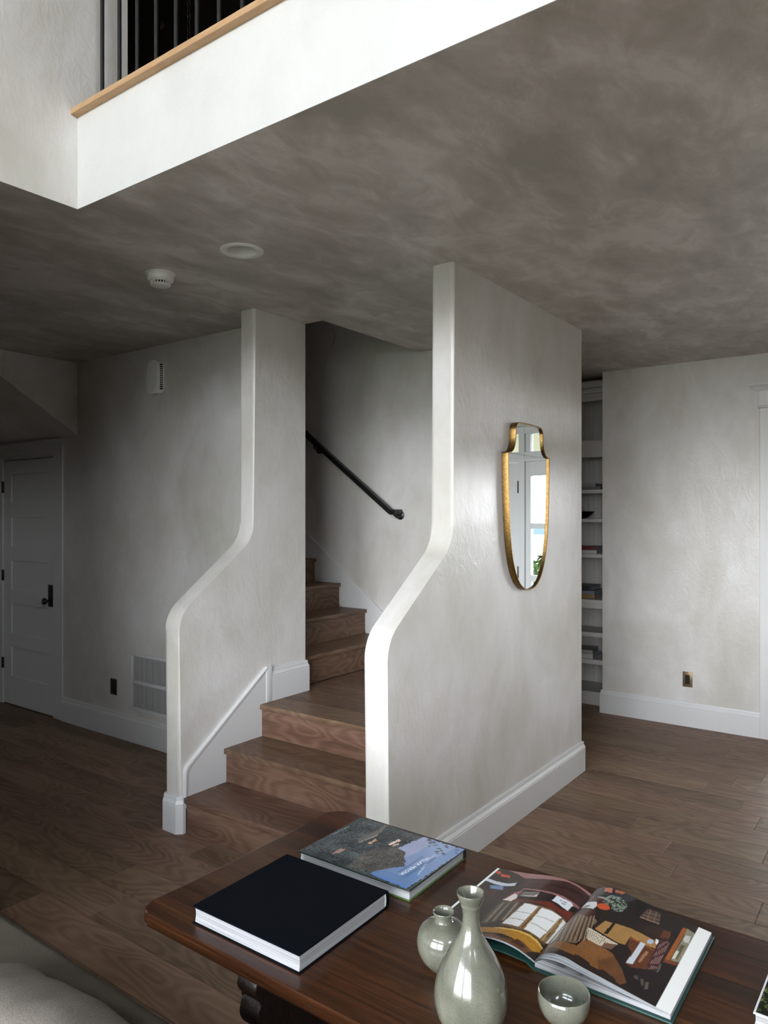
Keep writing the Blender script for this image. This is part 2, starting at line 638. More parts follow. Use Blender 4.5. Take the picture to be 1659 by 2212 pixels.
def smooth_noise(shape, cell, seed):
    rng = np.random.RandomState(seed)
    g = rng.rand(shape[0] // cell + 3, shape[1] // cell + 3)
    u, v = np.arange(shape[0]) / cell, np.arange(shape[1]) / cell
    i, j = u.astype(int), v.astype(int)
    fu, fv = (u - i)[:, None], (v - j)[None, :]
    return (g[i][:, j] * (1 - fu) * (1 - fv) + g[i + 1][:, j] * fu * (1 - fv) + g[i][:, j + 1] * (1 - fu) * fv + g[i + 1][:, j + 1] * fu * fv)

# ================================================================== THE SETTING
# ------------------------------------------------------------------ floor of oak planks
PX0, PW = 1.473, .1885
KMIN, KMAX = -6, 27
XF0, XF1 = PX0 + PW * KMIN, PX0 + PW * KMAX
floor = struct(boxes('floor', [(XF0 - .002, XF1, YS, YN, -.06, -.013)], 'subfloor'))
back_floor = struct(boxes('floor', [(XW, XF0 - .002, YS, YN, -.06, 0.0)], 'floor'))
KNOWN = {1: [2.672], 3: [3.118], 4: [2.78], 9: [.527, 1.237], 10: [.90], 12: [.59, 1.198], 13: [.88]}
prng = random.Random(11)
for k in range(KMIN, KMAX):
    x0, x1 = PX0 + PW * k, PX0 + PW * (k + 1)
    js = list(KNOWN.get(k, []))
    if not js:
        js = [prng.uniform(-.6, 1.6)]
    lo, hi = -3.5, 8.0
    y = min(js)
    while y > lo + 1.0:
        y -= prng.uniform(1.3, 2.0)
        if y > lo + .4:
            js.append(y)
    y = max(js)
    while y < hi - 1.0:
        y += prng.uniform(1.3, 2.0)
        if y < hi - .4:
            js.append(y)
    js = sorted(js)
    ed = [lo] + js + [hi]
    for a, b in zip(ed[:-1], ed[1:]):
        cx, cy = (x0 + x1) / 2, (a + b) / 2
        hx, hy = (x1 - x0) / 2 - .0006, (b - a) / 2 - .0006
        c = .0016
        v = [(sx * hx, sy * hy, -.013) for sx, sy in ((-1, -1), (1, -1), (1, 1), (-1, 1))]
        v += [(sx * hx, sy * hy, -c) for sx, sy in ((-1, -1), (1, -1), (1, 1), (-1, 1))]
        v += [(sx * (hx - c), sy * (hy - c), 0) for sx, sy in ((-1, -1), (1, -1), (1, 1), (-1, 1))]
        f = [(3, 2, 1, 0), (8, 9, 10, 11)]
        for i in range(4):
            j = (i + 1) % 4
            f += [(i, j, 4 + j, 4 + i), (4 + i, 4 + j, 8 + j, 8 + i)]
        me = bpy.data.meshes.new('plank')
        me.from_pydata(v, [], f)
        me.materials.append(M['floor'])
        o = bpy.data.objects.new('plank', me)
        o.location = (cx, cy, 0)
        o.parent = floor
        col.objects.link(o)

# ------------------------------------------------------------------ ceiling slab (also carries the balcony fascia)
DLX, DLY, DH = 2.21, 2.382, .066
E_ = .001
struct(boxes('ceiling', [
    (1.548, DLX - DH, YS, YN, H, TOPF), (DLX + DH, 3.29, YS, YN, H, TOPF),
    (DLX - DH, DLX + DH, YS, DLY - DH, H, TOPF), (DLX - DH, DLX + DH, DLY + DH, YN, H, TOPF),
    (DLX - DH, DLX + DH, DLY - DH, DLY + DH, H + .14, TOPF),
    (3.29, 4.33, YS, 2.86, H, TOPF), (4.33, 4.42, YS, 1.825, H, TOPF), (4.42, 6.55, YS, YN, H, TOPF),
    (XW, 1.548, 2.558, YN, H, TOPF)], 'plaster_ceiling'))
# the half wall of the balcony and the corner wall, plastered down to the ceiling edge
struct(boxes('wall_balcony', [(1.545, 1.548, YS, 2.558, H, TOPF)], 'plaster_light'))
struct(boxes('wall_upper_left', [(XW, 1.545, 2.555, 2.558, H, TOPF), (XW, 1.76, 2.555, 2.70, TOPF, ROOF)], 'plaster'))
struct(box('wall_unseen_left', XW, .96, 2.56, 2.70, 0, H, 'plaster'))  # unseen wall, added and sized to keep daylight off the left side

# upstairs hall behind the balusters: dark panelled
struct(boxes('wall_upper_back', [(3.05, 3.15, YS, YN, TOPF, ROOF)], 'dark_panel'))
t_ = struct(box('trim_1', 3.02, 3.05, YS, YN, 4.615, 4.65, 'dark_panel', bevel=.006))
struct(boxes('floor_upper', [(1.56, 3.05, YS, YN, TOPF, TOPF + .012)], 'dark_panel'))
struct(boxes('ceiling_upper', [(XW, 1.7, YS, 2.555, ROOF, ROOF + .1)], 'plaster_edge'))
struct(boxes('ceiling_hall', [(1.7, 3.15, YS, YN, ROOF - .3, ROOF + .1), (XW, 1.7, 2.555, YN, ROOF, ROOF + .1)], 'dark_panel'))

# ------------------------------------------------------------------ the two swooping wing walls of the stair
WX0, WX1 = 2.36, 2.866
prof = fillet([(WX0, 0), (WX0, 1.093), (WX1, 1.467), (WX1, H)], [0, .17, .17, 0], 12)
nfront = len(prof) - 1
struct(prism('wall_stair_right', prof + [(4.42, H), (4.42, 0)], 'y', 1.71, 1.825, 'plaster', bevel_idx=range(nfront), bevel=.016, seg=4, angle=50))
struct(prism('wall_stair_left', prof + [(3.29, H), (3.29, 0)], 'y', 2.995, 3.105, 'plaster', bevel_idx=range(nfront), bevel=.016, seg=4, angle=50))
# back wall of the stair and the stairwell above
struct(boxes('wall_stair_back', [(4.33, 4.42, 1.825, 7.1, 0, 5.2)], 'plaster'))
struct(boxes('wall_stairwell', [(3.15, 3.29, 3.105, 7.1, TOPF, 5.2), (3.15, 4.33, 2.72, 2.86, TOPF, 5.2), (3.15, 4.42, 7.0, 7.1, 0, 5.2), (3.15, 4.42, 2.72, 7.1, 5.2, 5.3)], 'plaster'))

# ------------------------------------------------------------------ left wall with the closet door
XL = 3.125
DY0, DY1, DZ = 5.50, 6.283, 2.052
struct(boxes('wall_left', [(XL, 3.29, 3.105, DY0, 0, H), (XL, 3.29, DY0, DY1, DZ, H), (XL, 3.29, DY1, YN, 0, H)], 'plaster'))
# sloped soffit over the closet
SY = 5.165
struct(prism('ceiling_soffit', [(XL - .001, 2.196), (XL - .001, H + .01), (2.235, H + .01)], 'y', SY, YN, 'plaster'))

door2 = struct(empty('door_2', (XL, (DY0 + DY1) / 2, 0)))
OFF = Vector((-XL, -(DY0 + DY1) / 2, 0))


def d2(o):
    o.parent = door2
    o.matrix_parent_inverse = Matrix.Translation(OFF)
    return o


for (a, b) in ((DY0 + .003, DY0 + .092), (DY1 - .122, DY1 - .003)):
    d2(box('stile', 3.1245, 3.16, a, b, .008, DZ - .008, 'trim', bevel=.0015))
zs = [1.93, 1.69, 1.57, 1.326, 1.209, .967, .849, .602, .488, .244]
rails = [(DZ - .008, 1.93)] + [(zs[i], zs[i + 1]) for i in range(1, 9, 2)] + [(.244, .008)]
for (a, b) in rails:
    d2(box('rail', 3.1245, 3.16, DY0 + .092, DY1 - .122, b, a, 'trim', bevel=.0015))
for i in range(0, 10, 2):
    d2(box('panel', 3.1345, 3.155, DY0 + .09, DY1 - .12, zs[i + 1] - .003, zs[i] + .003, 'trim'))
d2(boxes('jamb', [(3.122, 3.20, DY0 - .015, DY0 + .0015, 0, DZ - .0015), (3.122, 3.20, DY1 - .0015, DY1 + .012, 0, DZ - .0015), (3.122, 3.20, DY0 - .015, DY1 + .012, DZ - .0015, DZ + .008)], 'trim'))
d2(boxes('closet_shade', [(3.2, 3.21, DY0 - .02, DY1 + .02, 0, DZ + .02)], 'black_and_shade'))  # dark sheet standing in for the unlit closet behind the door
d2(box('casing', 3.115, XL, DY0 - .135, DY0 - .004, 0, 2.066, 'trim', bevel=.002))
d2(box('casing', 3.115, XL, DY1 + .006, DY1 + .133, 0, 2.066, 'trim', bevel=.002))
d2(box('head_bead', 3.107, XL, DY0 - .147, DY1 + .147, 2.066, 2.081, 'trim', bevel=.006, seg=3))
d2(box('head_board', 3.113, XL, DY0 - .135, DY1 + .135, 2.081, 2.168, 'trim'))
CROWN = [(0, 0), (.022, 0), (.024, .006), (.030, .012), (.036, .024), (.044, .028), (.044, .036), (0, .036)]
d2(run('head_crown', [(o * .6, z * .55) for o, z in CROWN], (XL, DY0 - .135), (XL, DY1 + .135), (-1, 0), 'trim', e0=1, e1=1, z=2.166))
for (a, b) in ((1.777, 1.876), (1.036, 1.127), (.296, .388)):
    d2(box('hinge', 3.112, 3.126, DY1 - .006, DY1 + .018, a, b, 'black_metal', bevel=.003))
pl = d2(box('lock_plate', 3.117, 3.126, DY0 + .006, DY0 + .072, .867, 1.04, 'black_metal', bevel=.002))
kn = d2(lathe('knob', [(0, -.004), (.018, -.004), (.018, 0), (.008, .004), (.008, .03), (.018, .034), (.026, .042), (.028, .05), (.024, .058), (.012, .063), (0, .064)], (3.118, DY0 + .039, .915), 'black_metal', seg=24))
kn.rotation_euler = (0, -R90, 0)
kn.parent = pl
kn.matrix_parent_inverse = Matrix.Identity(4)

# ------------------------------------------------------------------ right wall, entry door, hall and far shell
XR = 5.82
EY0, EY1, EZ = -.69, .82, 2.35
struct(boxes('wall_right', [(XR, 5.97, EY1, 2.077, 0, H), (XR, 5.97, EY0, EY1, EZ, H), (XR, 5.97, YS, EY0, 0, H), (5.97, 6.5, 1.95, 2.077, 0, H)], 'plaster'))
struct(boxes('wall_hall', [(6.40, 6.5, 2.077, 7.1, 0, H), (4.42, 6.5, 7.0, 7.1, 0, H)], 'plaster'))
struct(boxes('wall_far', [(XW - .15, 3.29, YN, YN + .15, 0, ROOF), (XW, 3.2, YN - .001, YN, TOPF, ROOF)], 'plaster'))


def wall_with_holes(name, axis, c0, c1, lo, hi, z0, z1, holes, mat):
    """wall slab between c0..c1 across `axis`, running lo..hi, with rectangular openings"""
    us = sorted({lo, hi, *[h[0] for h in holes], *[h[1] for h in holes]})
    zs_ = sorted({z0, z1, *[h[2] for h in holes], *[h[3] for h in holes]})
    bl = []
    for u0, u1 in zip(us[:-1], us[1:]):
        for w0, w1 in zip(zs_[:-1], zs_[1:]):
            um, wm = (u0 + u1) / 2, (w0 + w1) / 2
            if any(h[0] < um < h[1] and h[2] < wm < h[3] for h in holes):
                continue
            bl.append((c0, c1, u0, u1, w0, w1) if axis == 'x' else (u0, u1, c0, c1, w0, w1))
    return boxes(name, bl, mat)


struct(wall_with_holes('wall_window_side', 'x', XW - .15, XW, YS, YN, 0, ROOF, WIN_X, 'plaster'))
struct(wall_with_holes('wall_rear', 'y', YS - .15, YS, XW - .15, 5.97, 0, ROOF, WIN_Y_ADDED, 'plaster'))


def window(n, axis, c, u0, u1, z0, z1):
    root = struct(empty('window_%d' % n, ((c, (u0 + u1) / 2, z0) if axis == 'x' else ((u0 + u1) / 2, c, z0))))
    inv = Matrix.Translation(-root.location)

    def B(name, a0, a1, b0, b1, d0, d1, mat):
        o = (box(name, c + d0, c + d1, a0, a1, b0, b1, mat) if axis == 'x' else box(name, a0, a1, c + d0, c + d1, b0, b1, mat))
        o.parent = root
        o.matrix_parent_inverse = inv
    w = .06
    B('sash', u0, u0 + w, z0, z1, -.10, -.05, 'trim')
    B('sash', u1 - w, u1, z0, z1, -.10, -.05, 'trim')
    B('sash', u0 + w, u1 - w, z0, z0 + w, -.10, -.05, 'trim')
    B('sash', u0 + w, u1 - w, z1 - w, z1, -.10, -.05, 'trim')
    um = (u0 + u1) / 2
    B('muntin', um - .012, um + .012, z0 + w, z1 - w, -.09, -.06, 'trim')
    for q in (1, 2):
        zz = z0 + (z1 - z0) * q / 3
        B('muntin', u0 + w, u1 - w, zz - .012, zz + .012, -.09, -.06, 'trim')
    B('pane', u0 + w, u1 - w, z0 + w, z1 - w, -.077, -.073, 'glass')
    B('casing', u0 - .1, u0, z0, z1 + .1, 0, .02, 'trim')
    B('casing', u1, u1 + .1, z0, z1 + .1, 0, .02, 'trim')
    B('casing', u0, u1, z1, z1 + .1, 0, .02, 'trim')
    B('window_sill', u0 - .12, u1 + .12, z0 - .04, z0, -.02, .06, 'trim')


wi = 1
for (a, b, c, d) in WIN_X:
    window(wi, 'x', XW, a, b, c, d)
    wi += 1
for (a, b, c, d) in WIN_Y_ADDED:
    window(wi, 'y', YS, a, b, c, d)
    wi += 1

# entry: glazed door between two sidelights under a transom
door1 = struct(empty('door_1', (XR, .065, 0)))
INV1 = Matrix.Translation((-XR, -.065, 0))


def e1(o, par=None):
    o.parent = door1
    o.matrix_parent_inverse = INV1
    return o


G = 'grey_door'
fx0, fx1 = 5.83, 5.93
for (a, b) in ((.544, .600), (-.456, -.400)):
    e1(box('post', fx0 - .004, fx1 + .004, a, b, 0, EZ, G, bevel=.004))
e1(box('transom_bar', fx0, fx1, EY0, EY1, 2.05, 2.136, G, bevel=.004))
e1(box('transom_moulding', fx0 - .012, fx0 + .01, EY0, EY1, 2.078, 2.092, G, bevel=.004))
e1(box('head_rail', fx0 + .001, fx1 - .001, EY0, EY1, 2.291, EZ, G))
for (a, b) in ((.600, .645), (.797, .82), (-.50, -.456), (-.69, -.667)):
    e1(box('sidelight_stile', fx0 + .02, fx1 - .02, a, b, 0, 2.05, G, bevel=.002))
    e1(box('transom_stile', fx0 + .02, fx1 - .02, a + (.0 if a != .6 else 0), b, 2.136, 2.291, G))
PZ = [(1.519, 1.929), (1.071, 1.473), (.617, 1.019), (.2, .565)]
for (a, b) in ((.645, .797), (-.667, -.50)):
    e1(boxes('sidelight_rail', [(fx0 + .02, fx1 - .02, a, b, 1.929, 2.05), (fx0 + .02, fx1 - .02, a, b, 1.473, 1.519), (fx0 + .02, fx1 - .02, a, b, 1.019, 1.071), (fx0 + .02, fx1 - .02, a, b, .565, .617), (fx0 + .02, fx1 - .02, a, b, 0, .2)], G))
    for (c, d) in PZ:
        e1(box('pane', 5.878, 5.882, a, b, c, d, 'glass'))
for (a, b) in ((.645, .797), (-.40, .544), (-.667, -.50)):
    e1(box('pane', 5.878, 5.882, a, b, 2.136, 2.291, 'glass'))
# the door leaf
e1(box('stile', 5.85, 5.895, .43, .541, .01, 2.045, G, bevel=.003))
e1(box('stile', 5.85, 5.895, -.397, -.286, .01, 2.045, G, bevel=.003))
e1(box('rail', 5.85, 5.895, -.286, .43, 1.93, 2.045, G, bevel=.003))
e1(box('rail', 5.85, 5.895, -.286, .43, .01, .25, G, bevel=.003))
e1(box('rail', 5.85, 5.895, -.286, .43, 1.02, 1.07, G, bevel=.003))
e1(box('rail', 5.85, 5.895, -.286, .43, 1.473, 1.519, G, bevel=.003))
e1(box('muntin', 5.855, 5.89, .055, .089, .25, 1.93, G))
for (c, d) in ((1.519, 1.93), (1.07, 1.473), (.25, 1.02)):
    for (a, b) in ((-.286, .055), (.089, .43)):
        e1(box('pane', 5.87, 5.874, a, b, c, d, 'glass'))
for z in (1.78, 1.04, .3):
    e1(box('hinge', 5.826, 5.85, .532, .548, z, z + .106, 'black_metal', bevel=.003))
e1(box('lock_plate', 5.842, 5.85, -.37, -.31, .9, 1.1, 'black_metal', bevel=.002))
# casing with a crowned head
for (a, b) in ((.82, .931), (-.801, -.69)):
    e1(box('casing', 5.797, XR, a, b, 0, 2.352, 'trim', bevel=.003))
e1(box('jamb_liner', 5.80, 5.97, .812, .822, 0, EZ, 'trim'))
e1(box('jamb_liner', 5.80, 5.97, -.692, -.682, 0, EZ, 'trim'))
e1(box('head_bead', 5.788, XR, -.813, .943, 2.352, 2.372, 'trim', bevel=.008, seg=3))
e1(box('head_board', 5.795, XR, -.801, .931, 2.372, 2.476, 'trim'))
e1(run('head_crown', [(0, 0), (.030, 0), (.034, .008), (.045, .022), (.062, .036), (.066, .038), (.066, .046), (0, .046)], (XR, .931), (XR, -.801), (-1, 0), 'trim', e0=1, e1=1, z=2.476))

# ------------------------------------------------------------------ baseboards
b_ = struct(run('baseboard_right', BASE_PROF, (XR, 2.077), (XR, .931), (-1, 0), 'trim', e0=1))
run('return', BASE_PROF, (6.0, 2.077), (XR, 2.077), (0, 1), 'trim', b_, e1=1)
struct(run('baseboard_left', BASE_PROF, (XL, 5.365), (XL, 3.105), (-1, 0), 'trim', e1=-1))
b_ = struct(run('baseboard_stair_right', BASE_PROF, (WX0, 1.71), (4.42, 1.71), (0, -1), 'trim', e0=1, e1=1))
run('return', BASE_PROF, (4.42, 1.71), (4.42, 7.0), (1, 0), 'trim', b_, e0=1)
run('return', BASE_PROF, (WX0, 1.825), (WX0, 1.71), (-1, 0), 'trim', b_, e0=0, e1=1)
# plinth of the left wing: mitred round the end with a cut corner
pf = [(0, 0), (.018, 0), (.018, .140), (.0162, .1425), (.0185, .147), (.0172, .151), (.0105, .167), (.0118, .1705), (.0095, .183), (0, .185)]
path = [((3.104, 3.105), (0, 1)), ((WX0 + .004, 3.105), (-.35, 1)), ((WX0, 3.10), (-1, .3)), ((WX0, 3.008), (-1, -.25)), ((WX0 + .013, 2.995), (-.25, -1)), ((WX0 + .025, 2.995), (0, -1))]
v, f = [], []
np_ = len(pf)
for (p, n) in path:
    for o, z in pf:
        v.append((p[0] + n[0] * o, p[1] + n[1] * o, z))
for i in range(len(path) - 1):
    for k in range(np_):
        k2 = (k + 1) % np_
        f.append((i * np_ + k, (i + 1) * np_ + k, (i + 1) * np_ + k2, i * np_ + k2))
f.append(tuple(range(np_)))
f.append(tuple(range((len(path) - 1) * np_, len(path) * np_))[::-1])
struct(mesh_obj('baseboard_stair_left', v, f, 'trim'))

# stair skirt on the left wing
SK = [(2.381, .12), (2.381, .300), (2.386, .318), (2.398, .333), (2.955, .738), (2.995, .738), (2.995, .50), (2.93, .12)]
sk = struct(prism('trim_2', SK, 'y', 2.981, 2.995, 'trim'))
line = [(2.381, .17), (2.381, .300), (2.386, .318), (2.398, .333), (2.955, .738)]


def strip(name, line, w, side, y0, y1, mat, parent):
    """raised bead along a polyline in the XZ plane"""
    L_ = [Vector(p) for p in line]
    off = []
    for i, p in enumerate(L_):
        d = (L_[min(i + 1, len(L_) - 1)] - L_[max(i - 1, 0)]).normalized()
        off.append(p + Vector((d.y, -d.x)) * w * side)
    return prism(name, [tuple(p) for p in L_] + [tuple(p) for p in off[::-1]], 'y', y0, y1, mat, parent, bevel=.003, seg=2)


strip('skirt_bead', line, .011, 1, 2.975, 2.983, 'trim', sk)
box('skirt_end', 2.948, 2.995, 2.977, 2.983, .537, .737, 'trim', sk, bevel=.002)
run('landing_base', BASE_PROF, (2.995, 2.995), (3.29, 2.995), (0, -1), 'trim', sk, z=.537, e1=1)
run('landing_base', BASE_PROF, (3.29, 2.995), (3.29, 3.06), (1, 0), 'trim', sk, z=.537, e0=1)
# skirt on the back wall of the upper flight
s0, s1 = (2.70, .523), (4.60, 1.977)
sk2 = struct(prism('trim_3', [(2.70, .40), (2.70, .55), (2.80, .60), (4.60, 1.977), (4.60, 1.70), (3.0, .48)], 'x', 4.316, 4.33, 'trim'))
prism('skirt_bead', [(2.80, .60), (4.60, 1.977), (4.60, 1.961), (2.80, .584)], 'x', 4.309, 4.32, 'trim', sk2, bevel=.003, seg=2)
sk3 = struct(prism('trim_4', [(3.06, .50), (3.06, .81), (4.60, 1.99), (4.60, 1.70)], 'x', 3.29, 3.304, 'trim'))

# ------------------------------------------------------------------ outdoors beyond the glass
struct(boxes('ground_outside', [(5.97, 60, -40, 40, -.25, -.15), (-60, XW - .15, -40, 40, -.25, -.15), (XW - .15, 5.97, -40, YS - .15, -.25, -.15)], 'ground'))
pc = struct(boxes('ceiling_porch', [(5.98, 12.5, -4.6, 1.9, 2.60, 2.66)], 'cream'))
for i in range(43):
    box('board', 6.0 + i * .15, 6.0 + i * .15 + .142, -4.6, 1.9, 2.588, 2.60, 'cream', pc)
hv, hf = [], []
for i in range(41):
    yy = -60 + i * 3
    hh = .55 + .35 * math.sin(i * .37) + .2 * math.sin(i * 1.1)
    hv += [(58, yy, -.2), (58, yy, hh), (64, yy, -.2)]
for i in range(40):
    a, b = i * 3, i * 3 + 3
    hf += [(a, b, b + 1, a + 1), (a + 1, b + 1, b + 2, a + 2)]
struct(mesh_obj('hills', hv, hf, 'hill'))


def shrub(loc, rx, ry, rz, seed, label):
    rr = random.Random(seed)
    v, f = [], []
    for i in range(1800):
        a, b = rr.uniform(0, 2 * math.pi), math.acos(rr.uniform(-.3, 1))
        s = rr.uniform(.75, 1.0)
        c = Vector((rx * s * math.sin(b) * math.cos(a), ry * s * math.sin(b) * math.sin(a), rz * (.45 + .55 * s * math.cos(b))))
        u = Vector((rr.uniform(-1, 1), rr.uniform(-1, 1), rr.uniform(-1, 1))).normalized() * .06
        w = u.cross(Vector((rr.uniform(-1, 1), rr.uniform(-1, 1), rr.uniform(-1, 1)))).normalized() * .03
        k = len(v)
        v += [c - u, c + w, c + u, c - w]
        f.append((k, k + 1, k + 2, k + 3))
    root = empty('shrub', loc)
    tag(root, label, 'shrub')
    mesh_obj('foliage', v, f, 'leaf', root)
    tube('stem', [(0, 0, -.15), (.02, .01, rz * .5)], .03, 'trestle', root, seg=6)


shrub((8.6, -1.25, -.0), .8, 1.5, 1.18, 3, 'green shrub outside the entry sidelight, seen in the wall mirror')
shrub((10.2, -2.3, -.0), .9, 1.2, 1.1, 5, 'larger green shrub further out past the porch')

# ================================================================== THINGS
# ------------------------------------------------------------------ staircase
RISE = .179
st = tag(empty('staircase', (2.4, 2.4, 0)), 'oak staircase climbing between the two white curved walls', 'staircase')
INVS = Matrix.Translation((-2.4, -2.4, 0))


def board(name, cx, cy, cz, sx, sy, sz, rz, mat, bev=.004):
    """a board with its grain (long side) along local Y, set with a turn about Z"""
    bm = bmesh.new()
    add_box(bm, -sx / 2, sx / 2, -sy / 2, sy / 2, -sz / 2, sz / 2)
    bmesh.ops.bevel(bm, geom=bm.edges[:], offset=bev, segments=2, affect='EDGES', profile=.5)
    o = bm_obj(name, bm, mat, None, True)
    o.parent = st
    o.matrix_parent_inverse = INVS
    o.location = (cx, cy, cz)
    o.rotation_euler = (0, 0, rz)
    return o


TH = .028
ya, yb = 1.8255, 2.9805
nos = [2.375, 2.636, 2.897]
for k in range(3):
    zt = RISE * (k + 1)
    back = nos[k + 1] + .03 if k < 2 else 3.16
    if k < 2:
        board('tread', (nos[k] + back) / 2, (ya + yb) / 2, zt - TH / 2, back - nos[k], yb - ya, TH, 0, 'stair')
    z0 = RISE * k
    board('riser', nos[k] + .018 + .009, (ya + yb) / 2, (z0 + zt - TH) / 2, .018, yb - ya, zt - TH - z0, 0, 'stair', .001)
# landing boards
lx = [2.897, 3.09, 3.29, 3.49, 3.69, 3.89, 4.09, 4.316]
for a, b in zip(lx[:-1], lx[1:]):
    o = board('landing_board', (a + b) / 2, (ya + 3.075) / 2 if a > 3.28 else (ya + yb) / 2, 3 * RISE - TH / 2, b - a - .001, (3.075 if a > 3.28 else yb) - ya - .001, TH, 0, 'stair', .004 if a < 2.9 else .001)
# upper flight turning left
ny = [3.065, 3.314, 3.563, 3.812, 4.061, 4.31]
for k, y in enumerate(ny):
    zt = RISE * (4 + k)
    yb2 = y + .249 + .03
    board('tread', 3.81, (y + yb2) / 2, zt - TH / 2, yb2 - y, 1.01, TH, R90, 'stair')
    board('riser', 3.81, y + .018 + .009, (zt - RISE + zt - TH) / 2, .018, 1.01, RISE - TH, R90, 'stair', .001)

# ------------------------------------------------------------------ stair handrail
hr = tag(empty('handrail', (4.33, 3.4, 1.8)), 'black metal handrail sloping up the stairwell wall', 'handrail')
INVH = Matrix.Translation((-4.33, -3.4, -1.8))


def hpart(o):
    o.parent = hr
    o.matrix_parent_inverse = INVH
    return o


hx = 4.262
a, b = Vector((hx, 3.055, 1.612)), Vector((hx, 4.55, 1.612 + 1.495 * .745))
d = (b - a).normalized()
sd = Vector((1, 0, 0))
up = sd.cross(d)
if up.z < 0:
    up = -up
vv = []
for p in (a, b):
    for s, t in ((-.019, -.017), (.019, -.017), (.019, .017), (-.019, .017)):
        vv.append(p + sd * s + up * t)
hpart(mesh_obj('rail', vv, [(0, 1, 2, 3), (7, 6, 5, 4), (0, 4, 5, 1), (1, 5, 6, 2), (2, 6, 7, 3), (3, 7, 4, 0)], 'black_metal'))
hpart(box('rail_return', hx - .019, 4.33, 3.002, 3.062, 1.594, 1.632, 'black_metal', bevel=.006))
for (yy, zz) in ((3.02, 1.59), (3.79, 2.10)):
    m_ = hpart(lathe('wall_rosette', [(0, 0), (.032, 0), (.032, .006), (.022, .012), (0, .014)], (4.33, yy, zz), 'black_metal', seg=24))
    m_.rotation_euler = (0, -R90, 0)
hpart(tube('bracket', [(4.325, 3.79, 2.10), (4.29, 3.79, 2.095), (4.268, 3.79, 2.11), (hx, 3.79, 2.145)], .008, 'black_metal', seg=10))
hpart(tube('bracket', [(4.325, 3.02, 1.585), (4.28, 3.02, 1.58), (hx, 3.03, 1.60)], .012, 'black_metal', seg=10))

# ------------------------------------------------------------------ balcony railing
br = tag(empty('balcony_railing', (1.58, 1.0, TOPF)), 'balcony railing of thin black balusters standing on a pale oak cap', 'railing')
INVB = Matrix.Translation((-1.58, -1.0, -TOPF))


def bpart(o):
    o.parent = br
    o.matrix_parent_inverse = INVB
    return o


cap = box('oak_cap', 1.516, 1.70, YS, 2.5545, TOPF - .004, TOPF + .018, 'oakcap', bevel=.003)
bpart(cap)
y = 2.478
while y > -3.4:
    bpart(tube('baluster', [(1.598, y, TOPF + .018), (1.598, y, 4.03)], .0075, 'black_metal', seg=14))
    y -= .1083
bpart(box('top_rail', 1.57, 1.632, YS, 2.555, 4.03, 4.07, 'black_metal', bevel=.004))
bpart(box('cap_end_block', 1.63, 1.70, 2.535, 2.5545, TOPF + .018, TOPF + .08, 'oakcap', bevel=.002))

# hanging chain upstairs, with a small brass ring next to it
ch = tag(empty('hanging_chain', (2.3, 2.85, 4.9)), 'thin black chain hanging in the dark hall behind the balusters', 'chain')
INVC = Matrix.Translation((-2.3, -2.85, -4.9))
z = 5.3
i = 0
while z > 3.55:
    pts = []
    for k in range(12):
        t = 2 * math.pi * k / 12
        uu, ww = .0085 * math.cos(t), .017 * math.sin(t)
        pts.append((2.3 + (uu if i % 2 else 0), 2.85 + (0 if i % 2 else uu), z + ww))
    o = tube('link', pts, .0028, 'black_metal', ch, seg=6, closed=True)
    o.matrix_parent_inverse = INVC
    z -= .0265
    i += 1
rg = tag(empty('pull_ring', (3.04, 4.0, 4.6)), 'tiny dull brass ring hanging on the dark upstairs wall', 'ring')
# placed where the dark wall shows it, left of the chain
rr_ = tube('ring', [(0, .014 * math.cos(2 * math.pi * k / 16), .018 * math.sin(2 * math.pi * k / 16)) for k in range(16)], .004, 'brass_plate', rg, seg=6, closed=True)
tube('hook', [(.012, 0, .035), (-.004, 0, .03), (-.004, 0, .018)], .004, 'brass_plate', rg, seg=6)
rg.location = (3.035, 4.03, 4.80)

# ------------------------------------------------------------------ downlight, smoke detector, siren box
dl = tag(empty('downlight', (DLX, DLY, H)), 'round white recessed downlight in the plaster ceiling', 'downlight')
lathe('trim_ring', [(.066, .004), (.0655, -.004), (.070, -.006), (.088, -.0065), (.0935, -.004), (.094, .0), (.066, .0)], (0, 0, 0), 'white_plastic', dl, seg=64)
lathe('reflector', [(.0658, -.003), (.0645, .04), (.060, .08), (.052, .11), (.046, .12)], (0, 0, 0), 'white_plastic', dl, seg=64)
lathe('lens', [(0, .116), (.046, .116), (.047, .120)], (0, 0, 0), 'white_plastic', dl, seg=48)

sm = tag(empty('smoke_detector', (2.192, 2.922, H)), 'round white smoke detector under the ceiling next to the downlight', 'smoke detector')
lathe('base', [(0, 0), (.068, 0), (.068, -.006), (.064, -.008), (0, -.008)], (0, 0, 0), 'white_plastic', sm, seg=48)
lathe('body', [(0, -.008), (.061, -.008), (.0615, -.028), (.058, -.036), (.050, -.040), (0, -.040)], (0, 0, 0), 'white_plastic', sm, seg=48)
vc_ = lathe('vent_core', [(0, -.040), (.038, -.040), (.038, -.052), (0, -.052)], (0, 0, 0), 'black_and_shade', sm, seg=32)
for k in range(20):
    a = 2 * math.pi * k / 20
    o = box('vent_fin', .036, .046, -.0018, .0018, -.0535, -.039, 'white_plastic', vc_)
    o.rotation_euler = (0, 0, a)
lathe('cap', [(0, -.052), (.047, -.052), (.048, -.055), (.044, -.059), (.012, -.0605), (0, -.0605)], (0, 0, 0), 'white_plastic', sm, seg=48)

sr = tag(empty('siren_box', (XL, 4.19, 2.523)), 'white plastic wall alarm box high on the plaster wall', 'alarm box')


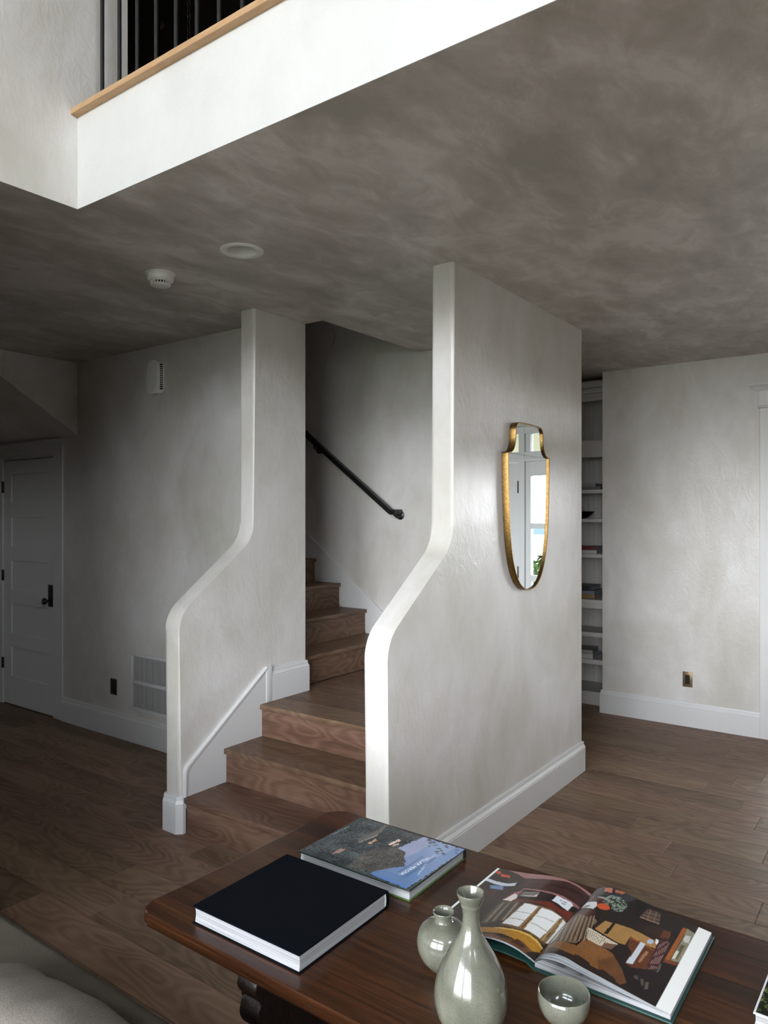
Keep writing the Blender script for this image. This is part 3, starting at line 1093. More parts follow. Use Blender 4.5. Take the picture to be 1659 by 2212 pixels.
def superell(hw, hh, n, e=4.0, bow=.0):
    pts = []
    for k in range(n):
        t = 2 * math.pi * k / n
        c, s = math.cos(t), math.sin(t)
        pts.append((hw * math.copysign(abs(c) ** (2 / e), c), hh * math.copysign(abs(s) ** (2 / e), s)))
    return pts


prism('body', superell(.066, .113, 48, 3.6), 'x', -.046, 0, 'white_plastic', sr, bevel=.004, seg=3)
prism('front_panel', superell(.056, .103, 48, 3.2), 'x', -.051, -.044, 'white_plastic', sr, bevel=.002, seg=2)
for k in range(12):
    zz = -.082 + k * .0149
    for q in (0, 1):
        box('vent_slot_shade', -.034 + q * .012, -.025 + q * .012, -.0668, -.063, zz - .0045, zz + .0045, 'black_and_shade', sr)  # dark blocks on the case, inner shade of the vents as colour

# ------------------------------------------------------------------ outlets and return-air grille
def outlet(loc, rz, plate, label):
    r = tag(empty('wall_outlet', loc, rz), label, 'outlet')
    pl_ = box('plate', -.006, 0, -.035, .035, -.057, .057, plate, r, bevel=.002)
    box('socket', -.008, -.005, -.0165, .0165, -.034, .034, 'black_and_shade', r, bevel=.001)
    for s in (-1, 1):
        box('screw', -.0075, -.005, -.003, .003, s * .047 - .003, s * .047 + .003, 'brass_plate', pl_, bevel=.001)
    return r


outlet((XL, 4.70, .355), 0, 'bronze', 'dark bronze wall outlet beside the return air grille')
outlet((XR, 1.4235, .353), 0, 'brass_plate', 'brass wall outlet with black insert below the bare white wall')

gr = tag(empty('air_grille', (XL, 4.237, .427)), 'white return air grille with vertical slats low on the wall', 'grille')
GY, GZ = .25, .20
box('backing', -.0015, 0, -GY + .01, GY - .01, -GZ + .01, GZ - .01, 'grille_shade', gr)  # black sheet standing in for the shaded depth behind the slats
for n_, bx_ in (('frame', (-.014, 0, -GY, GY, GZ - .021, GZ)), ('frame', (-.014, 0, -GY, GY, -GZ, -GZ + .021)), ('frame', (-.014, 0, -GY, -GY + .02, -GZ + .021, GZ - .021)), ('frame', (-.014, 0, GY - .02, GY, -GZ + .021, GZ - .021)), ('centre_bar', (-.013, 0, -GY + .02, GY - .02, -.0135, .0075))):
    box(n_, *bx_, 'trim', gr, bevel=.002)
slat_me = None
for row in ((-GZ + .02, -.013), (.007, GZ - .02)):
    slat_me = None
    yv = -GY + .027
    while yv < GY - .022:
        if slat_me is None:
            o = box('slat', -.0075, -.0063, -.0036, .0036, row[0], row[1], 'trim', gr)
            slat_me = o.data
        else:
            o = bpy.data.objects.new('slat', slat_me)
            col.objects.link(o)
            o.parent = gr
        o.location = (0, yv, 0)
        yv += .0138

# ------------------------------------------------------------------ wall mirror
mr_ = tag(empty('wall_mirror', (3.594, 1.708, 1.196)), 'shield-shaped wall mirror in a narrow aged brass frame', 'mirror')
half = [(.0, 1.196), (.03, 1.198), (.065, 1.205), (.11, 1.228), (.15, 1.265), (.183, 1.318), (.208, 1.38), (.227, 1.46), (.241, 1.56), (.249, 1.68), (.253, 1.80), (.255, 1.906), (.252, 1.912), (.243, 1.9135), (.222, 1.916), (.200, 1.926), (.184, 1.945), (.174, 1.972), (.170, 2.00), (.1695, 2.03), (.166, 2.046), (.155, 2.062), (.138, 2.071), (.115, 2.074), (.05, 2.0755), (0, 2.076)]


def subdiv(pts, it=2):
    for _ in range(it):
        o = [pts[0]]
        for p, q in zip(pts[:-1], pts[1:]):
            o += [(.75 * p[0] + .25 * q[0], .75 * p[1] + .25 * q[1]), (.25 * p[0] + .75 * q[0], .25 * p[1] + .75 * q[1])]
        o.append(pts[-1])
        pts = o
    return pts


h2 = subdiv(half, 2)
outl = [(x, z - 1.196) for x, z in h2] + [(-x, z - 1.196) for x, z in h2[-2:0:-1]]
no = len(outl)


def offset_loop(pts, d):
    out = []
    for i in range(len(pts)):
        p0, p1 = Vector(pts[i - 1]), Vector(pts[(i + 1) % len(pts)])
        t = (p1 - p0).normalized()
        out.append((pts[i][0] - t.y * d, pts[i][1] + t.x * d))
    return out


inn = offset_loop(outl, .0075)
mid = offset_loop(outl, .002)
mid2 = offset_loop(outl, .0060)
v, f = [], []
yF, yB, yG = -.036, 0.0, -.026
loops = [(outl, yB), (outl, yF + .003), (mid, yF), (mid2, yF), (inn, yF + .002), (inn, yG + .004)]
for pts, yy in loops:
    v += [(p[0], yy, p[1]) for p in pts]
for i in range(len(loops) - 1):
    for k in range(no):
        k2 = (k + 1) % no
        f.append((i * no + k, i * no + k2, (i + 1) * no + k2, (i + 1) * no + k))
mesh_obj('frame', v, f, 'brass', mr_, True, 35)
g_ = offset_loop(outl, .006)
mesh_obj('mirror_glass', [(p[0], yG, p[1]) for p in g_], [tuple(range(no))], 'mirror', mr_)
box('backing', -.15, .15, -.020, -.002, .3, .6, 'trestle', mr_)
for xx in (-.035, .045):
    lathe('frame_pin', [(0, 0), (.003, 0), (.003, .004), (0, .005)], (xx, -.02, 2.0755 - 1.196), 'brass', mr_, seg=8)

# ------------------------------------------------------------------ bookcase and what stands on it
bc = tag(empty('bookcase', (6.0, 2.7, 0)), 'built-in white bookcase with beadboard back in the hall', 'bookcase')
BY0, BY1 = 2.085, 3.30


def bk(name, *a, mat='shelf_paint', bevel=.0015):
    o = box(name, a[0] - 6.0, a[1] - 6.0, a[2] - 2.7, a[3] - 2.7, a[4], a[5], mat, bc, bevel=bevel)
    return o


bk('side_panel', 6.02, 6.395, BY0 - .006, BY0 + .014, 0, 2.70)
bk('side_panel', 6.02, 6.395, BY1, BY1 + .02, 0, 2.70)
for (a, b, x0) in ((1.772, 1.804, 6.03), (1.529, 1.557, 6.03), (1.230, 1.260, 6.03), (.565, .603, 6.02), (.336, .375, 6.02)):
    bk('shelf', x0, 6.37, BY0 + .014, BY1, a, b)
bk('counter', 5.985, 6.37, BY0 + .0, BY1, .848, .882)
bk('counter_rail', 6.0, 6.02, BY0, BY1, .807, .848)
bk('base', 6.0, 6.37, BY0 - .004, BY1, 0, .110)
bk('valance', 6.015, 6.035, BY0 + .0, BY1, 2.086, 2.21)
bk('valance_ledge', 6.008, 6.036, BY0 + .0, BY1, 2.076, 2.088)
bk('top_shelf', 6.03, 6.37, BY0 + .014, BY1, 2.20, 2.222)
bk('top_frieze', 6.015, 6.035, BY0, BY1, 2.55, 2.66)
bk('crown', 5.99, 6.04, BY0, BY1, 2.61, 2.635)
bk('crown', 5.98, 6.04, BY0, BY1, 2.655, 2.70)
bk('top_panel', 6.02, 6.37, BY0, BY1, 2.70, 2.72)
yv = BY0 + .014
bead_me = None
while yv < BY1 - .01:
    if bead_me is None:
        o = bk('back_board', 6.37, 6.385, yv, yv + .042, .11, 2.70)
        bead_me = o.data
        y00 = yv
    else:
        o = bpy.data.objects.new('back_board', bead_me)
        col.objects.link(o)
        o.parent = bc
        o.location = (0, yv - y00, 0)
    yv += .0425


def shelf_book(z, y0, y1, x0, x1, t, mat, label, rz=0.0, group='books lying in the hall bookcase'):
    r = tag(empty('book', ((x0 + x1) / 2, (y0 + y1) / 2, z), rz), label, 'book', group)
    hx_, hy = (x1 - x0) / 2, (y1 - y0) / 2
    box('cover', -hx_, hx_, -hy, hy, 0, .003, mat, r)
    box('cover', -hx_, hx_, -hy, hy, t - .003, t, mat, r)
    box('spine', -hx_ - .001, -hx_ + .003, -hy, hy, 0, t, mat, r, bevel=.001)
    box('page_block', -hx_ + .003, hx_ - .004, -hy + .004, hy - .004, .003, t - .003, 'pages', r)
    return r


shelf_book(1.8045, 2.185, 2.46, 6.07, 6.29, .026, 'book_slate', 'slate grey book, lower of the two on the upper hall shelf')
shelf_book(1.8305, 2.238, 2.48, 6.08, 6.29, .030, 'book_grey', 'pale grey book, upper of the two on the upper hall shelf', .05)
shelf_book(1.2605, 2.212, 2.46, 6.06, 6.28, .032, 'book_white', 'white book under the red one in the hall bookcase')
shelf_book(1.2925, 2.226, 2.46, 6.07, 6.28, .030, 'book_red', 'red book lying on a white one in the hall bookcase')
shelf_book(.8825, 2.225, 2.48, 6.05, 6.27, .036, 'book_tan', 'tan book at the bottom of three on the bookcase counter')
shelf_book(.9185, 2.23, 2.48, 6.05, 6.26, .030, 'book_blue', 'blue-grey book in the middle of three on the bookcase counter')
shelf_book(.9485, 2.25, 2.48, 6.04, 6.27, .040, 'book_black', 'black book on top of three on the bookcase counter')
shelf_book(.3755, 2.238, 2.48, 6.04, 6.26, .036, 'book_white', 'white book under the grey one on the lowest shelf')
shelf_book(.4115, 2.256, 2.48, 6.04, 6.26, .034, 'book_grey', 'grey book lying on a white one on the lowest shelf', .12)
bw = tag(lathe('bowl', [(0, .004), (.05, .004), (.052, 0), (.06, .0), (.10, .022), (.135, .045), (.15, .062), (.147, .064), (.13, .05), (.095, .03), (.05, .014), (0, .012)], (6.19, 2.435, 1.5575), 'bowl_black', seg=48), 'wide black bowl on a shelf of the hall bookcase', 'bowl')

# ------------------------------------------------------------------ trestle table
TZ = .75
tb = tag(empty('trestle_table', (1.296, .42, 0)), 'dark polished old wooden trestle table holding books and pottery', 'table')
TX = [.965, 1.088, 1.452, 1.629]
TY0, TY1 = -.56, 1.366


def table_board(x0, x1, r0, r1):
    """one board of the top, with softened worn outer edges and rounded outer corners"""
    c = .035
    xs0, xs1 = x0 - 1.296, x1 - 1.296
    y0, y1 = TY0 - .42, TY1 - .42
    pts = []

    def corner(cx, cy, a0):
        for k in range(6):
            a = a0 + math.pi / 2 * k / 5
            pts.append((cx + c * math.cos(a), cy + c * math.sin(a)))
    if r0:
        corner(xs0 + c, y0 + c, math.pi)
    else:
        pts.append((xs0, y0))
    if r1:
        corner(xs1 - c, y0 + c, 1.5 * math.pi)
        corner(xs1 - c, y1 - c, 0)
    else:
        pts += [(xs1, y0), (xs1, y1)]
    if r0:
        corner(xs0 + c, y1 - c, .5 * math.pi)
    else:
        pts.append((xs0, y1))
    n = len(pts)
    bm = bmesh.new()
    A = [bm.verts.new((p[0], p[1], TZ - .028)) for p in pts]
    B = [bm.verts.new((p[0], p[1], TZ)) for p in pts]
    bm.faces.new(A[::-1])
    bm.faces.new(B)
    for i in range(n):
        bm.faces.new((A[i], A[(i + 1) % n], B[(i + 1) % n], B[i]))
    ed = []
    for S in (A, B):
        for i in range(n):
            p, q = S[i], S[(i + 1) % n]
            e = bm.edges.get((p, q))
            inner = (abs(p.co.x - xs1) < 1e-6 and abs(q.co.x - xs1) < 1e-6 and not r1) or (abs(p.co.x - xs0) < 1e-6 and abs(q.co.x - xs0) < 1e-6 and not r0)
            if e and not inner:
                ed.append(e)
    bmesh.ops.bevel(bm, geom=ed, offset=.007, segments=4, affect='EDGES', profile=.5)
    return bm_obj('top_board', bm, 'table', tb, True, 50)


table_board(TX[0], TX[1] - .0006, True, False)
table_board(TX[1], TX[2] - .0006, False, False)
table_board(TX[2], TX[3], False, True)
# lyre-shaped trestle ends
lyre = [(.26, .7215), (.300, .7205), (.316, .700), (.318, .688), (.310, .674), (.297, .664), (.302, .656), (.310, .644), (.311, .630), (.304, .614), (.286, .598), (.25, .575), (.20, .54), (.15, .49), (.115, .43), (.10, .36), (.11, .29), (.15, .22), (.21, .165), (.262, .135), (.285, .11), (.290, .075), (.283, .05), (.30, .03), (.30, 0), (.22, 0), (.20, .03), (.12, .055), (0, .06)]
lo_ = subdiv(lyre, 1)
pp = lo_ + [(-x, z) for x, z in lo_[::-1]]
for yy in (1.045, -.28):
    o = prism('trestle_end', pp, 'y', -.026, .026, 'trestle', tb, bevel=.004, seg=2)
    o.location = (0, yy - .42, 0)
    box('cleat', -.26, .26, yy - .42 - .035, yy - .42 + .035, .690, .7215, 'trestle', tb, bevel=.003)
box('stretcher', -.02, .02, -.28 - .42 + .03, 1.045 - .42 - .03, .20, .27, 'trestle', tb, bevel=.004)
# worn knots and nail holes in the near edge
for (x, y_, s) in ((.972, 1.20, .016), (.968, 1.045, .007), (.968, .995, .005)):
    o = lathe('worn_knot', [(0, .0006), (s * .6, .0008), (s, 0), (s, -.004), (0, -.004)], (x - 1.296 + .006, y_ - .42, TZ - .016), 'trestle', tb, seg=12)
    o.rotation_euler = (0, -.9, 0)

# ------------------------------------------------------------------ closed books on the table
def table_book(name, loc, sx, sy, t, cover, label, rz=0.0, lip=.003, ct=.0028, under=None):
    """hardback lying flat: spine at +x, page edges showing on the other three sides"""
    r = tag(empty(name, loc, rz), label, 'book')
    hx_, hy = sx / 2, sy / 2
    box('back_cover', -hx_, hx_, -hy, hy, 0, ct, under or cover, r, bevel=.0009)
    box('front_cover', -hx_, hx_, -hy, hy, t - ct, t, cover, r, bevel=.0009)
    pts = [(hx_ - .004, .0006), (hx_ + .002, .0), (hx_ + .005, t * .25), (hx_ + .006, t * .5), (hx_ + .005, t * .75), (hx_ + .002, t), (hx_ - .004, t - .0006)]
    prism('spine', pts, 'y', -hy, hy, cover, r, smooth=True, angle=60)
    # page block with slightly hollow fore edge
    n = 9
    v, f = [], []
    for k in range(n):
        zz = ct + (t - 2 * ct) * k / (n - 1)
        bow = .0022 * math.sin(math.pi * k / (n - 1))
        v += [(-hx_ + lip + bow, -hy + lip, zz), (hx_ - .004, -hy + lip, zz), (hx_ - .004, hy - lip, zz), (-hx_ + lip + bow, hy - lip, zz)]
    for k in range(n - 1):
        for q in range(4):
            q2 = (q + 1) % 4
            f.append((k * 4 + q, k * 4 + q2, k * 4 + 4 + q2, k * 4 + 4 + q))
    mesh_obj('page_block', v, f, 'pages', r)
    return r


bb = table_book('book', (1.1395, 1.0755, TZ), .283, .297, .0365, 'navy_cloth', 'large closed book in plain black cloth near the table edge', .012, lip=.004)
tube('headband', [(.137, -.1445, .006), (.1375, -.1455, .018), (.137, -.1445, .031)], .0022, 'ink_grey', bb, seg=8)

